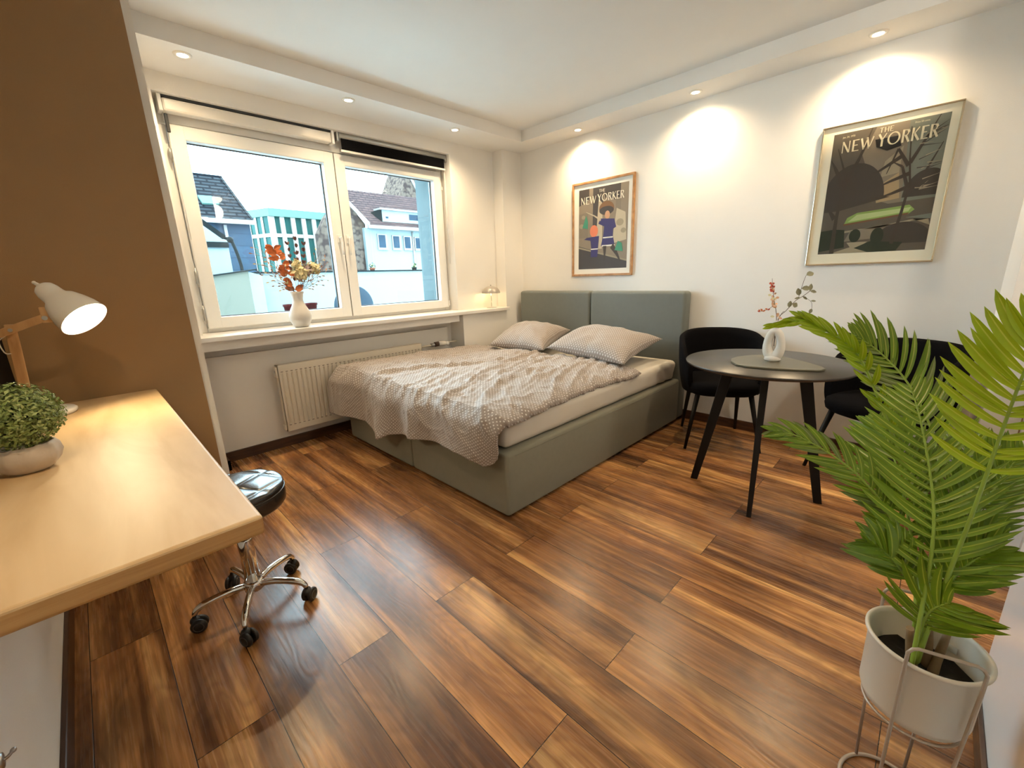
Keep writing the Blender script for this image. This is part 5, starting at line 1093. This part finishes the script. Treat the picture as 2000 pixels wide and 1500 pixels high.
def frond(pts, n, L, mats, start=0.3, seed=0, fold=0.0, ang=50, droop=0.25, wid=0.017, vdir=None, lside=1.0, rside=1.0, tipL=0.45):
    rr = random.Random(seed); P = [Vector(p) - off for p in pts]; c = bez(P, 60); N = len(c)
    b = MB(M['petiole']); b.tube(c, [0.0042 - 0.0030 * k / (N - 1) for k in range(N)], M['petiole'], seg=8)
    for k in range(n):
        f = start + (1 - start) * (k + 0.5) / n; i = min(N - 2, int(f * (N - 1))); T = (c[i + 1] - c[i]).normalized()
        vw = ((CAM - off) - c[i]).normalized() if vdir is None else Vector(vdir).normalized()
        S_ = T.cross(vw).normalized(); Nn = S_.cross(T).normalized()
        g_ = (f - start) / (1 - start); l0 = L * (0.62 + 0.62 * math.sin(PI * min(1, g_ * 0.9 + 0.12)) ** 1.0 * 0.75) * (1 if g_ < 0.75 else lerp(1, tipL, (g_ - 0.75) / 0.25))
        for sg in (1, -1):
            l = l0 * (lside if sg < 0 else rside) * rr.uniform(0.9, 1.08)
            if l < 0.01: continue
            an = R(lerp(ang + 14, ang - 22, g_) + rr.uniform(-5, 5)); dr = (T * math.cos(an) + S_ * sg * math.sin(an) + Nn * (fold + rr.uniform(-.08, .08))).normalized()
            w_ = wid * rr.uniform(.85, 1.1) * (0.7 + 0.3 * l / L); segs = 7; base_ = c[i]
            up_ = Nn; prev = None; pos = base_.copy(); step = l / segs; dd = dr.copy(); m = rr.choice(mats); rows = []
            for q_ in range(segs + 1):
                h = q_ / segs; ww = w_ / 2 * (math.sin(PI * min(1, 0.10 + h * 0.9)) ** 0.65 if h < 1 else 0.02)
                if h < 0.12: ww = w_ * 0.22
                nn = (up_ - dd * up_.dot(dd)).normalized(); sd = dd.cross(nn)
                rows.append((pos + sd * ww + nn * ww * 0.45, pos.copy(), pos - sd * ww + nn * ww * 0.45))
                dd = (dd + T * 0.10 + V(0, 0, -droop * 0.35 * h)).normalized(); pos = pos + dd * step
            km = b.mi(m); vs = [[b.bm.verts.new(x) for x in r_] for r_ in rows]
            for q_ in range(segs):
                for e_ in (0, 1):
                    fc = b.bm.faces.new([vs[q_][e_], vs[q_][e_ + 1], vs[q_ + 1][e_ + 1], vs[q_ + 1][e_]]); fc.material_index = km; fc.smooth = True
                    us = (0.0, 0.5, 1.0)
                    for lp, uv in zip(fc.loops, ((us[e_], q_ / segs), (us[e_ + 1], q_ / segs), (us[e_ + 1], (q_ + 1) / segs), (us[e_], (q_ + 1) / segs))): lp[b.uv].uv = uv
    return b.build('frond', palm)
gA, gB, gC = [M['leafA']], [M['leafB']], [M['leafC'], M['leafA']]
frond([(-2.385, -3.284, 0.463 - .06), (-2.392, -3.278, 0.544), (-2.384, -3.274, 0.655), (-2.364, -3.266, 0.736), (-2.338, -3.249, 0.811), (-2.304, -3.221, 0.902), (-2.263, -3.196, 0.962)], 20, 0.125, gA, start=0.26, seed=1, ang=62, wid=0.0135)
frond([(-2.360, -3.29, 0.41), (-2.394, -3.299, 0.638), (-2.42, -3.306, 0.791), (-2.45, -3.31, 0.94), (-2.496, -3.311, 1.051), (-2.529, -3.318, 1.144)], 17, 0.105, gB, start=0.5, seed=2, ang=62, wid=0.0155, rside=0.75)
frond([(-2.335, -3.282, 0.41), (-2.268, -3.27, 0.585), (-2.225, -3.23, 0.734), (-2.221, -3.175, 0.858), (-2.219, -3.116, 0.983), (-2.227, -3.076, 1.035), (-2.233, -3.01, 1.076), (-2.242, -2.985, 1.081), (-2.258, -2.935, 1.070)], 20, 0.060, gB, start=0.36, seed=3, fold=0.9, ang=30, droop=0.05, tipL=0.9, wid=0.012)
frond([(-2.345, -3.281, 0.41), (-2.337, -3.268, 0.562), (-2.327, -3.224, 0.668), (-2.335, -3.173, 0.746), (-2.347, -3.112, 0.802), (-2.364, -3.037, 0.842), (-2.385, -2.99, 0.850)], 17, 0.075, gA + gC, start=0.35, seed=4, ang=40, droop=0.3, tipL=0.7, wid=0.012)
frond([(-2.327, -3.294, 0.41), (-2.168, -3.289, 0.605), (-2.034, -3.263, 0.765), (-1.981, -3.196, 0.896), (-1.952, -3.123, 0.976), (-1.943, -3.057, 1.022)], 20, 0.12, gC, start=0.4, seed=5, ang=50, wid=0.013)
frond([(-2.345, -3.291, 0.41), (-2.338, -3.281, 0.521), (-2.36, -3.249, 0.59), (-2.388, -3.216, 0.643), (-2.426, -3.179, 0.68)], 10, 0.095, gA, start=0.5, seed=6, ang=38)
frond([(-2.345, -3.292, 0.41), (-2.333, -3.295, 0.576), (-2.309, -3.306, 0.666), (-2.283, -3.326, 0.736), (-2.265, -3.345, 0.805), (-2.252, -3.362, 0.86)], 22, 0.105, gA, start=0.3, seed=7, ang=55, rside=0.7, wid=0.0135)
frond([(-2.355, -3.292, 0.41), (-2.352, -3.299, 0.554), (-2.347, -3.313, 0.623), (-2.343, -3.334, 0.67), (-2.344, -3.355, 0.702)], 12, 0.105, gA, start=0.35, seed=8, ang=50, rside=0.8)
frond([(-2.331, -3.291, 0.41), (-2.206, -3.290, 0.563), (-2.079, -3.300, 0.665), (-1.97, -3.315, 0.737), (-1.87, -3.335, 0.792)], 18, 0.10, gA, start=0.35, seed=9, ang=50, rside=0.8, wid=0.0135)
frond([(-2.340, -3.288, 0.41), (-2.31, -3.262, 0.58), (-2.265, -3.228, 0.70), (-2.205, -3.19, 0.79), (-2.13, -3.15, 0.85)], 18, 0.115, gA, start=0.35, seed=10, ang=52)
frond([(-2.350, -3.292, 0.41), (-2.372, -3.285, 0.50), (-2.392, -3.290, 0.56), (-2.405, -3.310, 0.60)], 8, 0.10, gA, start=0.35, seed=12, ang=60)

# ------------------------------------------------------------------ kitchen base cabinet beyond the near wall
t = thing('base_cabinet', 'white kitchen base cabinet beyond the near wall end', 'cabinet', (0, 0, 0))
b = MB(M['kwhite']); b.box((-1.15, -4.6, 0.0), (-0.555, -3.565, 0.86)); b.build('body', t)
for k in range(2):
    y0 = -3.57 - k * 0.5; b = MB(M['kwhite']); b.box((-1.168, y0 - 0.49, 0.03), (-1.15, y0, 0.85), bev=0.003); d_ = b.build('door', t)
    b = MB(M['steel']); b.tube([(-1.19, y0 - 0.42, 0.78), (-1.19, y0 - 0.30, 0.78)], 0.005); b.build('handle', d_)
b = MB(M['ktop']); b.box((-1.18, -4.6, 0.86), (-0.555, -3.565, 0.90), bev=0.003); tag(b.build('kitchen_worktop'), 'grey worktop on the kitchen base cabinet', 'worktop')
